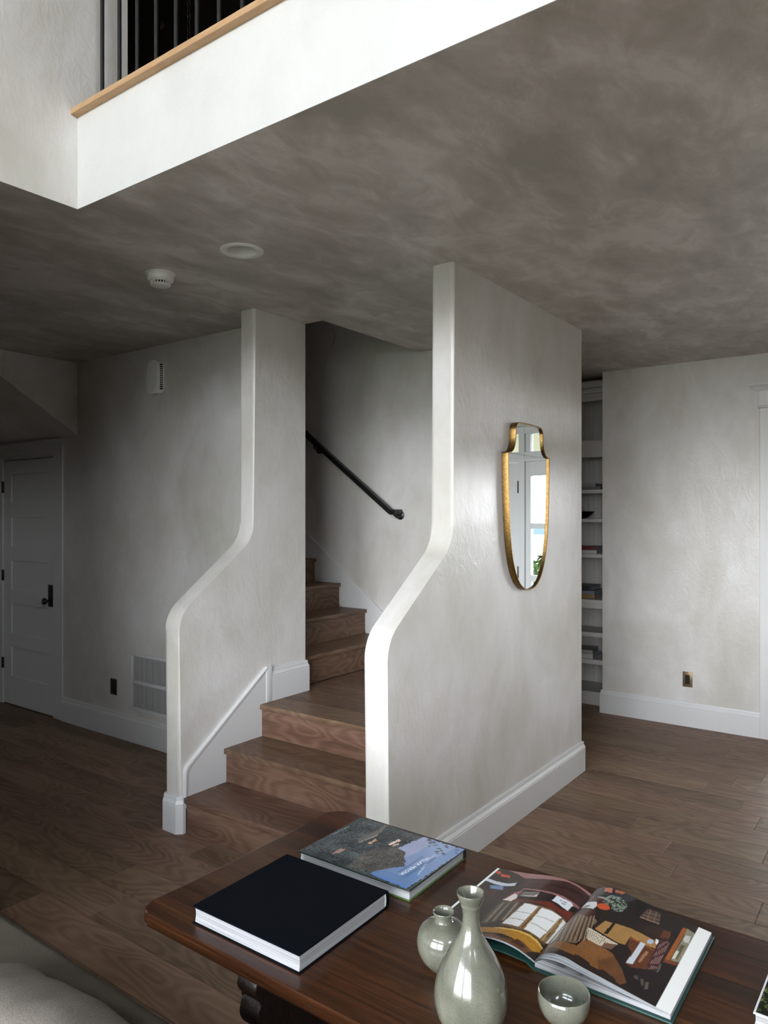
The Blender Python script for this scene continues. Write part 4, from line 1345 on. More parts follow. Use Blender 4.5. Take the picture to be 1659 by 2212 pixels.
vb = table_book('book', (1.4515, 1.0685, TZ), .246, .326, .0245, 'jacket_dark', 'glossy garden book with blue and dark green landscape jacket', .010, lip=.0035, under='jacket_green')
POLY = {"L":[[[150,105,105],[[3140,1572],[3142,1488],[3144,1414],[3153,1326],[3164,1277],[3165,1225],[3158,1188],[3146,1166],[3117,1169],[3125,1192],[3128,1228],[3129,1270],[3111,1326],[3098,1393],[3086,1461],[3119,1515]]],[[62,34,34],[[3064,1444],[3091,1390],[3104,1324],[3123,1268],[3123,1226],[3121,1191],[3115,1168],[3011,1169],[3018,1201],[3013,1250],[3006,1299],[3001,1349],[2995,1422]]],[[44,24,25],[[3036,1423],[3054,1373],[3072,1310],[3092,1255],[3094,1221],[3090,1186],[3073,1186],[3077,1225],[3063,1271],[3044,1315],[3035,1365],[3019,1415]]],[[150,100,100],[[2985,1428],[2994,1346],[3000,1296],[3008,1248],[3007,1204],[3007,1167],[2982,1171],[2988,1206],[2992,1248],[2984,1296],[2981,1348],[2977,1413]]],[[35,25,25],[[2973,1412],[2978,1346],[2980,1291],[2986,1270],[2936,1266],[2914,1310],[2906,1376],[2903,1410]]],[[105,45,32],[[2879,1413],[2882,1365],[2902,1305],[2929,1266],[2915,1226],[2927,1198],[2980,1170],[2888,1169],[2871,1172],[2884,1203],[2883,1246],[2879,1295],[2873,1360],[2852,1399]]],[[215,218,222],[[2942,1268],[2990,1265],[2991,1241],[2999,1204],[2987,1192],[2933,1194],[2933,1214]]],[[95,95,100],[[2970,1244],[2977,1235],[2974,1232],[2965,1240]]],[[95,95,100],[[2973,1230],[2981,1217],[2975,1215],[2967,1228]]],[[95,95,100],[[2957,1234],[2964,1215],[2958,1214],[2952,1232]]],[[25,20,20],[[2987,1192],[2988,1169],[2939,1173],[2937,1192]]],[[215,205,200],[[2858,1456],[2934,1440],[2924,1417],[2888,1406],[2855,1415]]],[[120,50,50],[[2860,1457],[2945,1445],[2945,1430],[2869,1451]]],[[140,90,90],[[2934,1440],[2958,1423],[2988,1418],[2942,1408],[2916,1417]]],[[115,105,98],[[2955,1403],[2975,1336],[2928,1330],[2910,1406]]],[[190,185,180],[[2911,1400],[2926,1333],[2958,1337],[2932,1346],[2922,1384]]],[[190,195,205],[[3002,1625],[3025,1622],[3012,1565],[3010,1507],[3034,1474],[2998,1471],[2985,1506],[2984,1561]]],[[110,130,165],[[2965,1575],[2987,1518],[2945,1500],[2939,1560]]],[[185,75,50],[[3090,1613],[3117,1615],[3111,1593],[3080,1584]]],[[200,80,50],[[3092,1583],[3090,1534],[3068,1529],[3069,1573]]],[[65,42,42],[[2920,1600],[2930,1522],[2866,1503],[2869,1572]]],[[85,72,60],[[2800,1455],[2847,1447],[2860,1375],[2777,1362],[2689,1373],[2635,1430],[2639,1446]]],[[140,128,108],[[2825,1443],[2835,1437],[2658,1425],[2649,1434]]],[[130,118,100],[[2832,1418],[2837,1412],[2669,1400],[2659,1409]]],[[60,50,44],[[2829,1430],[2834,1424],[2659,1412],[2657,1419]]],[[60,50,44],[[2835,1405],[2846,1396],[2679,1381],[2668,1393]]],[[150,135,118],[[2849,1387],[2855,1380],[2691,1367],[2682,1373]]],[[120,95,65],[[2859,1357],[2868,1289],[2880,1241],[2874,1196],[2871,1172],[2712,1172],[2669,1175],[2665,1198],[2667,1263],[2656,1290],[2656,1366]]],[[228,228,226],[[2855,1352],[2857,1292],[2672,1291],[2663,1360]]],[[224,224,222],[[2859,1277],[2870,1237],[2869,1194],[2805,1196],[2674,1202],[2673,1269]]],[[226,224,220],[[2861,1185],[2858,1171],[2675,1171],[2671,1178],[2765,1179]]],[[165,160,150],[[2780,1354],[2789,1294],[2784,1293],[2774,1353]]],[[165,160,150],[[2717,1353],[2730,1293],[2724,1292],[2711,1353]]],[[165,160,150],[[2793,1269],[2817,1201],[2812,1201],[2788,1269]]],[[165,160,150],[[2734,1268],[2738,1202],[2733,1202],[2729,1268]]],[[150,120,80],[[2858,1292],[2861,1278],[2673,1269],[2669,1290]]],[[85,62,42],[[2859,1284],[2860,1280],[2672,1276],[2671,1281]]],[[165,135,92],[[2860,1200],[2864,1187],[2674,1184],[2669,1195]]],[[95,70,48],[[2863,1193],[2863,1189],[2673,1186],[2672,1189]]],[[90,64,44],[[2657,1363],[2656,1290],[2667,1263],[2665,1198],[2669,1175],[2656,1176],[2651,1199],[2656,1261],[2647,1289],[2643,1360]]],[[175,125,45],[[2608,1429],[2631,1343],[2647,1286],[2658,1243],[2654,1203],[2639,1174],[2603,1171],[2583,1192],[2585,1256],[2592,1324],[2572,1402]]],[[215,175,90],[[2625,1374],[2649,1287],[2658,1239],[2655,1200],[2638,1174],[2628,1174],[2643,1204],[2645,1240],[2638,1285],[2616,1369]]],[[112,76,50],[[2563,1391],[2574,1360],[2564,1309],[2585,1268],[2602,1258],[2583,1192],[2549,1207],[2547,1269],[2543,1331],[2537,1374]]],[[70,44,32],[[2564,1277],[2595,1261],[2579,1215],[2562,1232]]]],"R":[[[125,82,45],[[2592,1155],[2642,1123],[2641,1040],[2732,1034],[2716,984],[2709,920],[2647,872],[2599,835],[2563,851],[2581,935],[2580,1023],[2582,1079],[2596,1122]]],[[100,64,38],[[2629,956],[2701,914],[2647,872],[2599,835],[2563,851],[2581,935]]],[[160,120,70],[[2880,1016],[2901,974],[2916,922],[2914,856],[2911,816],[2864,809],[2858,850],[2856,911],[2795,909],[2786,932],[2792,985],[2796,1028]]],[[112,92,74],[[2887,1173],[2874,1131],[2878,1078],[2851,1036],[2786,1043],[2706,1043],[2658,1047],[2645,1075],[2649,1111],[2657,1137],[2747,1132]]],[[62,50,42],[[2928,1178],[2931,1173],[2642,1111],[2642,1117]]],[[150,128,104],[[2932,1172],[2890,1152],[2641,1104],[2642,1108]]],[[62,50,42],[[2877,1142],[2864,1131],[2641,1092],[2641,1098]]],[[150,128,104],[[2863,1130],[2863,1126],[2644,1086],[2642,1089]]],[[62,50,42],[[2863,1121],[2862,1115],[2651,1077],[2647,1082]]],[[150,128,104],[[2862,1114],[2862,1111],[2654,1072],[2652,1075]]],[[62,50,42],[[2862,1105],[2861,1100],[2661,1063],[2658,1067]]],[[150,128,104],[[2861,1099],[2861,1096],[2665,1058],[2663,1060]]],[[62,50,42],[[2861,1090],[2864,1086],[2672,1048],[2668,1053]]],[[150,128,104],[[2864,1085],[2866,1083],[2676,1043],[2674,1046]]],[[62,50,42],[[2869,1078],[2872,1074],[2685,1035],[2680,1039]]],[[150,128,104],[[2873,1073],[2875,1071],[2690,1030],[2687,1033]]],[[62,50,42],[[2878,1067],[2881,1062],[2700,1022],[2695,1026]]],[[150,128,104],[[2881,1062],[2883,1059],[2706,1018],[2703,1020]]],[[215,213,208],[[2851,1175],[2843,1153],[2660,1136],[2628,1149],[2667,1180]]],[[150,120,85],[[2863,1176],[2873,1174],[2631,1149],[2668,1175]]],[[200,186,164],[[2783,1050],[2783,990],[2777,927],[2728,937],[2715,983],[2712,1030]]],[[110,95,80],[[2776,1045],[2776,1042],[2716,1026],[2715,1028]]],[[110,95,80],[[2775,1036],[2775,1034],[2717,1020],[2715,1021]]],[[110,95,80],[[2775,1028],[2776,1026],[2718,1014],[2716,1015]]],[[110,95,80],[[2775,1020],[2776,1018],[2718,1008],[2717,1009]]],[[110,95,80],[[2776,1012],[2776,1010],[2719,1002],[2717,1003]]],[[110,95,80],[[2776,1004],[2777,1002],[2720,996],[2718,997]]],[[110,95,80],[[2776,996],[2777,994],[2720,990],[2719,991]]],[[110,95,80],[[2776,988],[2777,985],[2720,983],[2719,984]]],[[110,95,80],[[2776,980],[2776,977],[2720,977],[2719,978]]],[[110,95,80],[[2775,971],[2775,969],[2720,970],[2718,972]]],[[110,95,80],[[2774,963],[2775,961],[2720,964],[2718,965]]],[[112,82,64],[[2747,969],[2778,925],[2727,936],[2716,969]]],[[35,25,20],[[2923,989],[2931,980],[2805,980],[2796,994]]],[[52,50,54],[[3125,1153],[3138,1116],[3145,1011],[3145,963],[3069,948],[3063,1008],[3047,1083]]],[[185,115,95],[[3129,1104],[3139,1074],[3095,1063],[3096,1097]]],[[165,95,70],[[3132,1060],[3145,1019],[3118,1026],[3109,1054]]],[[150,145,140],[[3044,1111],[3044,1074],[3034,1031],[3016,1048],[3018,1077]]],[[70,38,38],[[3050,1175],[3034,1103],[3023,1059],[2945,1083]]],[[205,205,208],[[2942,1140],[2994,1137],[2991,1091],[2958,1078],[2925,1083]]],[[90,90,95],[[2955,1131],[2962,1109],[2948,1104],[2941,1125]]],[[75,42,38],[[2905,1136],[2928,1080],[2899,1062],[2854,1076],[2882,1135]]],[[30,24,24],[[3063,1008],[3145,963],[3156,919],[3105,770],[2960,754],[2955,789],[3000,837],[2977,904],[2941,968],[2895,1022],[2958,1013]]],[[18,15,16],[[3139,977],[3159,959],[3125,922],[3071,921],[3063,953]]],[[75,58,50],[[3025,923],[3106,916],[3115,865],[3035,850],[3027,889]]],[[130,104,88],[[3025,923],[3032,891],[3038,851],[3030,851],[3022,888],[3017,922]]],[[120,98,84],[[3077,915],[3096,862],[3091,861],[3071,915]]],[[120,98,84],[[3048,918],[3065,856],[3060,855],[3041,918]]],[[120,98,84],[[3107,905],[3108,902],[3031,894],[3030,897]]],[[120,98,84],[[3112,883],[3113,880],[3034,869],[3033,872]]],[[52,33,28],[[2992,890],[3030,801],[2974,793],[2932,818],[2948,884]]],[[98,54,36],[[3004,825],[3020,799],[2963,794],[2950,823]]],[[95,52,30],[[2864,910],[2852,813],[2717,805],[2685,849],[2689,885],[2804,901]]],[[130,72,40],[[2863,911],[2855,812],[2844,813],[2852,910]]],[[192,197,202],[[2859,871],[2863,852],[2706,852],[2694,873]]],[[150,110,80],[[2824,840],[2824,829],[2735,834],[2733,844]]],[[170,180,200],[[2884,855],[2905,851],[2910,838],[2893,832],[2874,839],[2873,849]]],[[218,218,218],[[2926,832],[2929,813],[2892,813],[2896,826]]],[[68,38,38],[[2929,821],[2961,783],[2734,776],[2720,809]]],[[140,108,104],[[2929,813],[2929,811],[2724,802],[2724,803]]],[[140,108,104],[[2935,807],[2936,805],[2730,796],[2729,798]]],[[140,108,104],[[2942,801],[2942,799],[2735,791],[2735,793]]],[[140,108,104],[[2948,795],[2949,793],[2741,786],[2740,788]]],[[140,108,104],[[2954,789],[2955,787],[2746,781],[2745,783]]],[[150,85,40],[[3086,772],[3095,756],[2836,757],[2829,772]]],[[135,130,110],[[3095,756],[3083,728],[3018,713],[2851,723],[2839,753]]],[[192,190,182],[[3040,753],[3052,734],[2998,729],[2995,749]]],[[95,85,60],[[2966,749],[2971,736],[2865,737],[2860,749]]],[[200,196,180],[[2915,753],[2918,744],[2857,745],[2856,753]]],[[110,60,35],[[2829,772],[2850,723],[2825,727],[2806,772]]],[[32,24,24],[[2725,940],[2781,930],[2798,899],[2770,876],[2692,876],[2679,848],[2712,807],[2731,775],[2801,771],[2829,721],[2682,722],[2544,725],[2545,789],[2586,835],[2647,872],[2698,917]]],[[85,76,68],[[2647,807],[2660,801],[2628,788],[2615,794]]],[[85,76,68],[[2648,788],[2656,780],[2614,771],[2604,781]]],[[80,74,70],[[2649,831],[2657,820],[2642,812],[2632,823]]],[[90,84,80],[[2788,778],[2790,772],[2734,769],[2724,775]]],[[40,25,22],[[2587,1030],[2597,1019],[2592,971],[2577,965],[2572,1013]]],[[45,30,26],[[2581,935],[2594,922],[2579,873],[2567,869],[2561,897]]],[[60,40,32],[[2581,1123],[2596,1111],[2578,1084],[2563,1089],[2563,1112]]]],"C":[[[58,64,66],[[2754,2569],[3197,2470],[3177,2258],[2857,2031],[2624,2240],[2665,2486]]],[[96,128,180],[[2687,2044],[2757,2022],[2834,1952],[2934,2021],[2971,2088],[3094,2064],[3174,2050],[3181,1924],[3184,1807],[2669,1832]]],[[146,152,190],[[2969,2087],[3094,2064],[3168,2047],[3118,1988],[2990,1982],[2906,2001]]],[[116,140,188],[[3118,1988],[3181,1924],[3171,1855],[2965,1884],[2840,1944],[2906,2001],[2990,1982]]],[[82,120,176],[[2687,2039],[2749,2016],[2751,1925],[2895,1870],[2754,1837],[2669,1832]]],[[140,165,200],[[3012,1895],[2958,1893],[2804,1853],[2798,1861],[2949,1905],[3010,1907]]],[[50,56,58],[[3179,2302],[3179,2054],[3094,2064],[2985,2089],[3033,2189]]],[[74,70,64],[[2675,2170],[2698,2047],[2766,2010],[2845,1965],[2953,2034],[2974,2114],[2887,2183],[2770,2187]]],[[140,130,120],[[2912,2292],[3004,2272],[3121,2289],[3123,2274],[2999,2253],[2904,2277]]],[[96,92,84],[[2928,2311],[3086,2291],[3179,2302],[3169,2281],[3027,2261],[2918,2283]]],[[200,150,110],[[2924,2242],[2987,2235],[2975,2221],[2921,2223]]],[[165,122,102],[[2732,2312],[2793,2314],[2810,2280],[2733,2302]]],[[232,195,172],[[2980,2153],[3059,2140],[3049,2125],[2971,2137]]],[[200,160,140],[[2973,2126],[3016,2117],[3007,2107],[2966,2115]]],[[64,120,205],[[2690,2040],[2684,1843],[2669,1832],[2678,2032]]],[[70,78,76],[[3148,1988],[3160,1982],[3158,1967],[3149,1975]]],[[70,78,76],[[3103,2002],[3121,1995],[3117,1973],[3104,1984]]],[[70,78,76],[[3137,1868],[3150,1862],[3147,1846],[3138,1854]]],[[70,78,76],[[3148,2000],[3163,1998],[3154,1981],[3144,1986]]],[[70,78,76],[[3061,1812],[3074,1804],[3074,1787],[3063,1797]]],[[70,78,76],[[3077,1931],[3094,1925],[3089,1905],[3077,1914]]],[[70,78,76],[[3156,1855],[3171,1850],[3166,1832],[3155,1841]]],[[70,78,76],[[3140,1925],[3153,1919],[3151,1904],[3142,1912]]],[[70,78,76],[[3056,1785],[3069,1779],[3066,1764],[3057,1772]]],[[70,78,76],[[3091,1814],[3108,1807],[3103,1787],[3091,1797]]],[[70,78,76],[[3108,1906],[3123,1900],[3119,1883],[3109,1892]]],[[70,78,76],[[3118,1989],[3132,1981],[3132,1963],[3121,1974]]],[[70,78,76],[[3076,1983],[3090,1979],[3084,1964],[3075,1970]]],[[70,78,76],[[3115,1922],[3131,1913],[3131,1894],[3119,1906]]],[[70,78,76],[[3135,1943],[3149,1937],[3147,1920],[3137,1929]]],[[70,78,76],[[3064,1909],[3078,1905],[3072,1890],[3063,1896]]],[[70,78,76],[[3157,1846],[3168,1843],[3163,1830],[3156,1835]]],[[70,78,76],[[3087,1835],[3099,1831],[3094,1818],[3086,1824]]],[[70,78,76],[[3101,1967],[3114,1966],[3106,1952],[3098,1956]]],[[70,78,76],[[3043,1787],[3060,1781],[3054,1763],[3043,1771]]],[[70,78,76],[[3117,2022],[3135,2015],[3131,1993],[3119,2004]]],[[70,78,76],[[3039,1884],[3054,1879],[3049,1861],[3038,1869]]],[[70,78,76],[[3136,1968],[3149,1963],[3146,1948],[3137,1955]]],[[70,78,76],[[3037,1886],[3048,1881],[3046,1868],[3038,1875]]],[[70,78,76],[[3135,2026],[3150,2018],[3148,2000],[3137,2010]]],[[70,78,76],[[3146,1981],[3163,1972],[3161,1952],[3149,1963]]],[[70,78,76],[[3155,1995],[3166,1992],[3162,1980],[3154,1985]]],[[70,78,76],[[3148,1888],[3160,1886],[3153,1873],[3146,1878]]],[[70,78,76],[[3032,1909],[3044,1907],[3038,1893],[3030,1898]]],[[70,78,76],[[3110,1855],[3126,1846],[3125,1826],[3112,1838]]],[[70,78,76],[[3108,1958],[3120,1956],[3114,1943],[3106,1947]]],[[70,78,76],[[3042,1923],[3058,1915],[3055,1897],[3044,1907]]],[[70,78,76],[[3126,2017],[3138,2013],[3134,1999],[3126,2006]]],[[70,78,76],[[3048,1923],[3058,1919],[3055,1907],[3048,1913]]]]}


def paint_cover(X, Y):
    C = np.empty(X.shape + (3,))
    C[:] = (56, 62, 63)
    n1, n2, n3 = smooth_noise(X.shape, 3, 1), smooth_noise(X.shape, 9, 2), smooth_noise(X.shape, 30, 3)
    for c, pts in POLY['C']:
        P = [(a / 2000, b / 2000) for a, b in pts]
        C[inpoly(X + (n1 - .5) * .004 + (n2 - .5) * .007, Y + (n2.T[:n2.shape[0], :n2.shape[1]] - .5 if n2.shape[0] == n2.shape[1] else n1 - .5) * .006, P)] = c
    dark = C.sum(-1) < 235
    k = (.55 + .55 * n1 + .35 * n2 + .5 * (n3 - .5))[..., None]
    C = np.where(dark[..., None], C * k, C * (.95 + .1 * n3[..., None]))
    rng = np.random.RandomState(5)
    zone = inpoly(X, Y, [(1.36, 1.235), (1.56, 1.235), (1.56, 1.05), (1.34, 1.09)])
    tree = inpoly(X, Y, [(a / 2000, b / 2000) for a, b in POLY['C'][7][1]])
    sp = (rng.rand(*X.shape) < .016 * (n3 > .4)) & dark & zone
    C[sp] = np.stack([rng.uniform(150, 235, sp.sum()), rng.uniform(140, 205, sp.sum()), rng.uniform(120, 190, sp.sum())], -1)
    sp = (rng.rand(*X.shape) < .16) & dark & tree
    C[sp] = (104, 99, 90)
    return np.clip(C * .72 + (C.mean(-1)[..., None] * .24 + 13), 0, 255)  # greyed and lifted: gloss haze on the jacket put into the print


ct_ = painted_grid('jacket_front', 1.3295, 1.5755, .9065, 1.2305, .0011, lambda X, Y: np.full_like(X, TZ + .0247), paint_cover, 'jacket', vb)
ct_.matrix_parent_inverse = vb.matrix_basis.inverted()


def lettering(name, s, start, end, h, mat, parent, z):
    """raised letters read along -X (the book lies upside down to us)"""
    cu = bpy.data.curves.new(name, 'FONT')
    cu.body = s
    cu.extrude = .00004
    tmp = bpy.data.objects.new(name, cu)
    col.objects.link(tmp)
    dg = bpy.context.evaluated_depsgraph_get()
    me = bpy.data.meshes.new_from_object(tmp.evaluated_get(dg))
    bpy.data.objects.remove(tmp)
    co = np.array([v.co[:] for v in me.vertices])
    x0, x1 = co[:, 0].min(), co[:, 0].max()
    y0, y1 = co[:, 1].min(), co[:, 1].max()
    dx, dy = end[0] - start[0], end[1] - start[1]
    Ls = math.hypot(dx, dy)
    ux, uy = dx / Ls, dy / Ls
    vx, vy = -uy, ux
    for vtx in me.vertices:
        a = (vtx.co.x - x0) / (x1 - x0) * Ls
        b = (vtx.co.y - y0) / (y1 - y0) * h
        vtx.co = (start[0] + ux * a + vx * b, start[1] + uy * a + vy * b, z + vtx.co.z)
    me.materials.clear()
    me.materials.append(M[mat])
    o = bpy.data.objects.new(name, me)
    col.objects.link(o)
    o.parent = parent
    return o


zc = TZ + .0249
lettering('title_lettering', 'VILLAR PEROSA', (1.4865, .9595), (1.3775, .9655), .0095, 'ink_white', ct_, zc)
lettering('title_lettering', 'AGNELLI GARDENS', (1.4985, .9465), (1.3680, .9535), .0085, 'ink_dark', ct_, zc)
lettering('subtitle_lettering', 'TWO CENTURIES OF A FAMILY RETREAT', (1.486, .9705), (1.384, .9745), .0032, 'ink_dark', ct_, zc)
lettering('author_lettering', 'MARELLA AGNELLI', (1.511, 1.2225), (1.447, 1.2245), .0038, 'ink_grey', ct_, zc)

# ------------------------------------------------------------------ the open picture book
ob = tag(empty('open_book', (1.4225, .58, TZ)), 'open picture book showing dark interior photographs across both pages', 'book')
INVO = Matrix.Translation((-1.4225, -.58, -TZ))


def op(o):
    o.parent = ob
    o.matrix_parent_inverse = INVO
    return o


RPF = [(.338, .763), (.36, .766), (.40, .772), (.45, .780), (.495, .787), (.52, .793), (.545, .793), (.565, .786), (.578, .775), (.585, .764)]
LPF = [(.582, .764), (.60, .771), (.62, .777), (.645, .780), (.67, .779), (.70, .774), (.73, .768), (.77, .762), (.815, .757)]


def smooth_prof(pf):
    ys, zs_ = np.array([p[0] for p in pf]), np.array([p[1] for p in pf])
    yy = np.linspace(ys[0], ys[-1], 200)
    zz = np.interp(yy, ys, zs_)
    k = np.hanning(19)
    k /= k.sum()
    zp = np.concatenate([zz[0] - (zz[1:10] - zz[0])[::-1], zz, zz[-1] - (zz[-10:-1] - zz[-1])[::-1]])
    return yy, np.convolve(zp, k, 'valid')


RY, RZ = smooth_prof(RPF)
LY, LZ = smooth_prof(LPF)


def paint_page(key, base, outer):
    def fn(X, Y):
        C = np.empty(X.shape + (3,))
        C[:] = base
        n1, n2 = smooth_noise(X.shape, 2, 11), smooth_noise(X.shape, 12, 12)
        for c, pts in POLY[key]:
            C[inpoly(X + (n1 - .5) * .0016, Y + (n1.T[:1, :1] - .5) * .001, [(a / 2000, b / 2000) for a, b in pts])] = c
        if key == 'R':
            rng = np.random.RandomState(9)
            herb = ((X - 1.515) / .030) ** 2 + ((Y - .515) / .024) ** 2 < 1
            C[herb & (n1 > .52)] = (128, 142, 128)
            C[herb & (n1 < .30)] = (46, 58, 46)
            C[((X - 1.485) / .0125) ** 2 + ((Y - .528) / .0125) ** 2 < 1] = (196, 84, 46)
        lum = np.clip(C.mean(-1) / 200, 0, 1)
        C = C * (1 + (.28 * n1 * n2 ** .3 + .12 * (n2 - .5) - .14) * (1 - lum))[..., None]
        C[outer(X, Y)] = (236, 236, 232)
        return np.clip(C, 0, 255)
    return fn


op(painted_grid('picture_page', 1.274, 1.571, .339, .5835, .0013, lambda X, Y: np.interp(Y, RY, RZ), paint_page('R', (38, 28, 25), lambda X, Y: Y < .3625), 'print', None))
op(painted_grid('picture_page', 1.274, 1.571, .5835, .8145, .0013, lambda X, Y: np.interp(Y, LY, LZ), paint_page('L', (46, 35, 32), lambda X, Y: Y > .8085), 'print', None))


def leaf_sheet(x0, x1, ys, zs_, mat, name):
    v = [(x, a, b) for x in (x0, x1) for a, b in zip(ys, zs_)]
    n = len(ys)
    return op(mesh_obj(name, v, [(i, i + 1, n + i + 1, n + i) for i in range(n - 1)], mat, None, True))


# the page stacks under the two pictures
yy = np.linspace(.339, .583, 40)
top = np.interp(yy, RY, RZ)
bot = np.full_like(yy, .7545)
low = np.minimum(top - .0012, .7585 + (np.interp(yy, [.338, .40, .47, .53, .57, .585], [.0035, .0055, .0085, .0135, .0125, .003])))
pts = list(zip(yy, low)) + list(zip(yy[::-1], bot[::-1]))
op(prism('page_block', pts, 'x', 1.2735, 1.5715, 'pages'))
for q, fr_ in enumerate((.86, .62, .34)):
    leaf_sheet(1.2735, 1.5715, yy, low + (top - low) * fr_ * np.clip((yy - .34) / .12, 0, 1) ** .8 + .0002 * (3 - q), 'paper', 'loose_leaf')
yy = np.linspace(.584, .814, 36)
top = np.interp(yy, LY, LZ)
low = np.maximum(top - .0035, .7545)
pts = list(zip(yy, top - .0006)) + list(zip(yy[::-1], low[::-1] - .0002))
op(prism('page_block', pts, 'x', 1.2735, 1.5715, 'pages'))
# cloth boards
op(box('cover_board', 1.2665, 1.5775, .334, .573, TZ + .0005, TZ + .0040, 'green_cloth', bevel=.001))
cv = [(.596, TZ + .0125), (.640, TZ + .0150), (.70, TZ + .0110), (.76, TZ + .0055), (.8205, TZ + .0012), (.8205, TZ + .0045), (.76, TZ + .0088), (.70, TZ + .0143), (.640, TZ + .0183), (.596, TZ + .0158)]
cv = [(a, TZ + (b - TZ) * .78) for a, b in cv]
op(prism('cover_board', cv, 'x', 1.2665, 1.5775, 'green_cloth', smooth=True))
op(prism('book_spine', [(.570, TZ + .0010), (.583, TZ + .0010), (.599, TZ + .0100), (.597, TZ + .0125), (.582, TZ + .0045), (.570, TZ + .0038)], 'x', 1.2665, 1.5775, 'green_cloth', smooth=True))

# ------------------------------------------------------------------ book at the right edge of the table
rb = table_book('book', (1.4850, .0990, TZ), .30, .245, .028, 'paper', 'book with dark foliage jacket at the far end of the table', -.02, lip=.003)


def paint_leafy(X, Y):
    n1, n2 = smooth_noise(X.shape, 2, 21), smooth_noise(X.shape, 7, 22)
    C = np.empty(X.shape + (3,))
    C[:] = (17, 24, 20)
    C[(n1 * n2) > .33] = (66, 72, 36)
    C[(n1 * n2) > .5] = (104, 108, 60)
    return C


o_ = painted_grid('jacket_front', 1.338, 1.632, -.021, .218, .0016, lambda X, Y: np.full_like(X, TZ + .0283), paint_leafy, 'jacket', rb)
o_.matrix_parent_inverse = Matrix.Translation((-1.485, -.099, -TZ))

# ------------------------------------------------------------------ celadon pottery
bottle = [(0, .002), (.034, .002), (.036, 0), (.040, 0), (.0425, .004), (.0500, .016), (.0565, .030), (.0598, .045), (.0606, .058), (.0592, .073), (.0552, .090), (.0480, .108), (.0385, .126), (.0280, .143), (.0200, .156), (.0157, .168), (.0136, .180), (.0131, .190), (.0142, .199), (.0164, .204), (.0170, .2065), (.0166, .208), (.0196, .213), (.0222, .2205), (.0231, .2245), (.0226, .2265), (.0208, .2262), (.0188, .221), (.0150, .212), (.0125, .204), (.0105, .195), (.0100, .175), (.012, .160), (0, .150)]
tv = tag(empty('bottle_vase', (1.062, .600, TZ)), 'tall celadon bottle vase with slender neck in front of the open book', 'vase')
lathe('glazed_body', bottle[:20], (0, 0, 0), 'celadon', tv, seg=72)
lathe('neck_rim', bottle[19:], (0, 0, 0), 'celadon', tv, seg=72)
sv = tag(empty('round_vase', (1.183, .727, TZ)), 'small round celadon vase with short neck behind the bottle vase', 'vase')
sph = [(0, .002), (.024, .002), (.025, 0), (.029, 0), (.031, .003), (.040, .012), (.0465, .024), (.0498, .037), (.0503, .046), (.0485, .058), (.0435, .069), (.0350, .077), (.0250, .0818), (.0185, .0835), (.0166, .0850), (.0162, .0880), (.0175, .0930), (.0198, .0985), (.0206, .1010), (.0200, .1026), (.0182, .1018), (.0160, .0965), (.0140, .0885), (.0138, .080), (.02, .07), (0, .06)]
lathe('glazed_body', sph[:14], (0, 0, 0), 'celadon', sv, seg=64)
lathe('neck_rim', sph[13:], (0, 0, 0), 'celadon', sv, seg=64)
cb = tag(empty('tea_bowl', (1.165, .4815, TZ)), 'small celadon tea bowl beside the open book', 'bowl')
bowl = [(0, .003), (.016, .003), (.0165, 0), (.0205, 0), (.021, .005), (.026, .008), (.034, .016), (.0400, .027), (.0430, .039), (.0432, .047), (.0420, .0545), (.0412, .0552), (.0402, .0545), (.0410, .046), (.0402, .038), (.0365, .026), (.029, .016), (.018, .0095), (.006, .0078), (0, .0076)]
lathe('glazed_body', bowl[:12], (0, 0, 0), 'celadon', cb, seg=64)
lathe('glazed_inside', bowl[11:], (0, 0, 0), 'celadon', cb, seg=64)

# ------------------------------------------------------------------ sofa with its back to the table
sf = tag(empty('sofa', (.45, 1.5, 0)), 'taupe linen sofa with loose back cushions, its back to the table', 'sofa')
INVF = Matrix.Translation((-.45, -1.5, 0))


def sp_(o):
    o.parent = sf
    o.matrix_parent_inverse = INVF
    return o


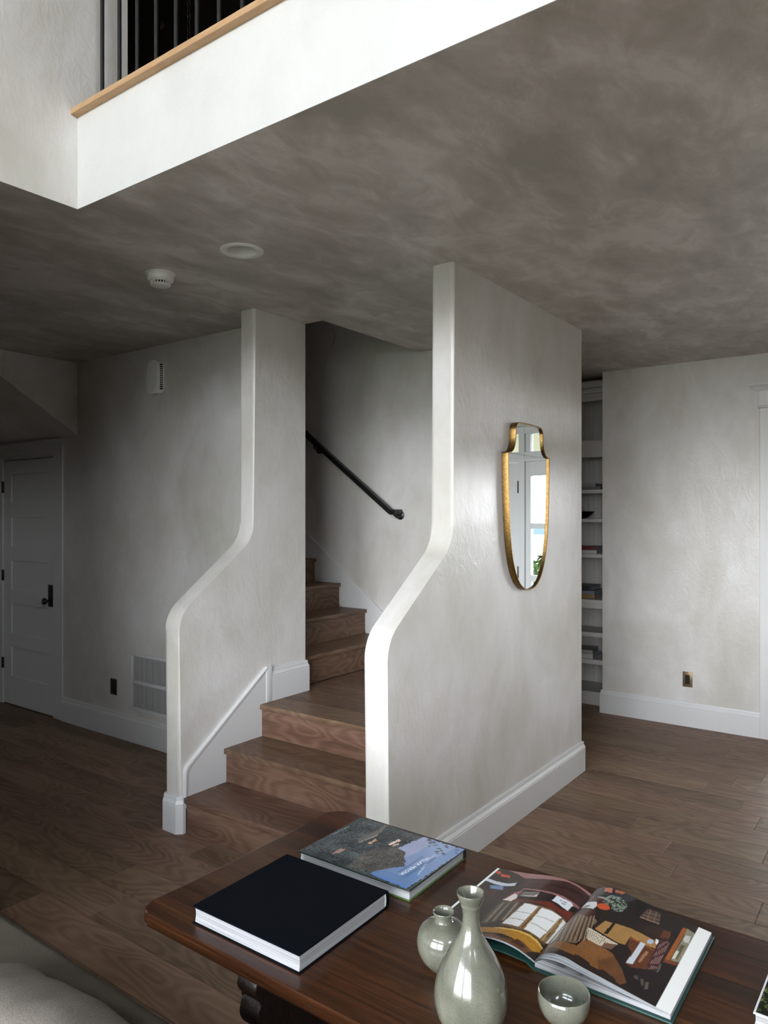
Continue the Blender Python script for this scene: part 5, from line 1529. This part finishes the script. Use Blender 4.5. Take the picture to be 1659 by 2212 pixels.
SY0, SY1 = .25, 2.35
sp_(box('back_frame', .70, .822, SY0, SY1, .12, .712, 'sofa_back', bevel=.018, seg=4))
sp_(box('seat_base', .0 - .10, .70, SY0, SY1, .12, .30, 'sofa_back', bevel=.02, seg=3))
for a in (SY0 - .16, SY1):
    sp_(box('arm', -.10, .818, a, a + .16, .12, .60, 'sofa', bevel=.04, seg=4))
for xx in (-.04, .76):
    for yy in (SY0 - .08, SY1 + .08):
        sp_(box('foot', xx - .025, xx + .025, yy - .025, yy + .025, 0, .12, 'trestle', bevel=.004))


def cushion(name, cx, cy, cz, sx, sy, sz, tilt, mat, seed):
    nu, nv = 64, 40
    v, f = [], []
    rng = random.Random(seed)
    ph = [rng.uniform(0, 6) for _ in range(6)]
    for i in range(nu):
        a = 2 * math.pi * i / nu
        for j in range(nv + 1):
            b = -math.pi / 2 + math.pi * j / nv
            e1_, e2_ = .34, .42
            cb_, sb_ = math.cos(b), math.sin(b)
            ca, sa = math.cos(a), math.sin(a)
            pw = lambda t, e: math.copysign(abs(t) ** e, t)
            y = pw(cb_, e2_) * pw(ca, e1_) * sy / 2
            z = pw(cb_, e2_) * pw(sa, e1_) * sz / 2
            x = pw(sb_, .75) * sx / 2
            w = .006 * math.sin(14 * y + 9 * z + ph[0]) + .005 * math.sin(31 * y - 17 * z + ph[1]) + .004 * math.sin(47 * y + 23 * x + ph[2])
            v.append((x + w * .8, y, z + w * .9))
    for i in range(nu):
        i2 = (i + 1) % nu
        for j in range(nv):
            f.append((i * (nv + 1) + j, i2 * (nv + 1) + j, i2 * (nv + 1) + j + 1, i * (nv + 1) + j + 1))
    o = mesh_obj(name, v, f, mat, None, True, 180)
    bm = bmesh.new()
    bm.from_mesh(o.data)
    bmesh.ops.remove_doubles(bm, verts=bm.verts, dist=1e-5)
    bm.to_mesh(o.data)
    bm.free()
    sp_(o)
    o.location = (cx, cy, cz)
    o.rotation_euler = (0, tilt, 0)
    return o


cushion('back_cushion', .605, .87, .578, .22, 1.20, .44, .25, 'sofa', 3)
cushion('back_cushion', .585, 1.98, .563, .22, .78, .42, .25, 'sofa', 8)
for (cy, w) in ((.80, 1.04), (1.84, 1.0)):
    sp_(box('seat_cushion', -.10, .60, cy - w / 2, cy + w / 2, .30, .44, 'sofa', bevel=.04, seg=4))
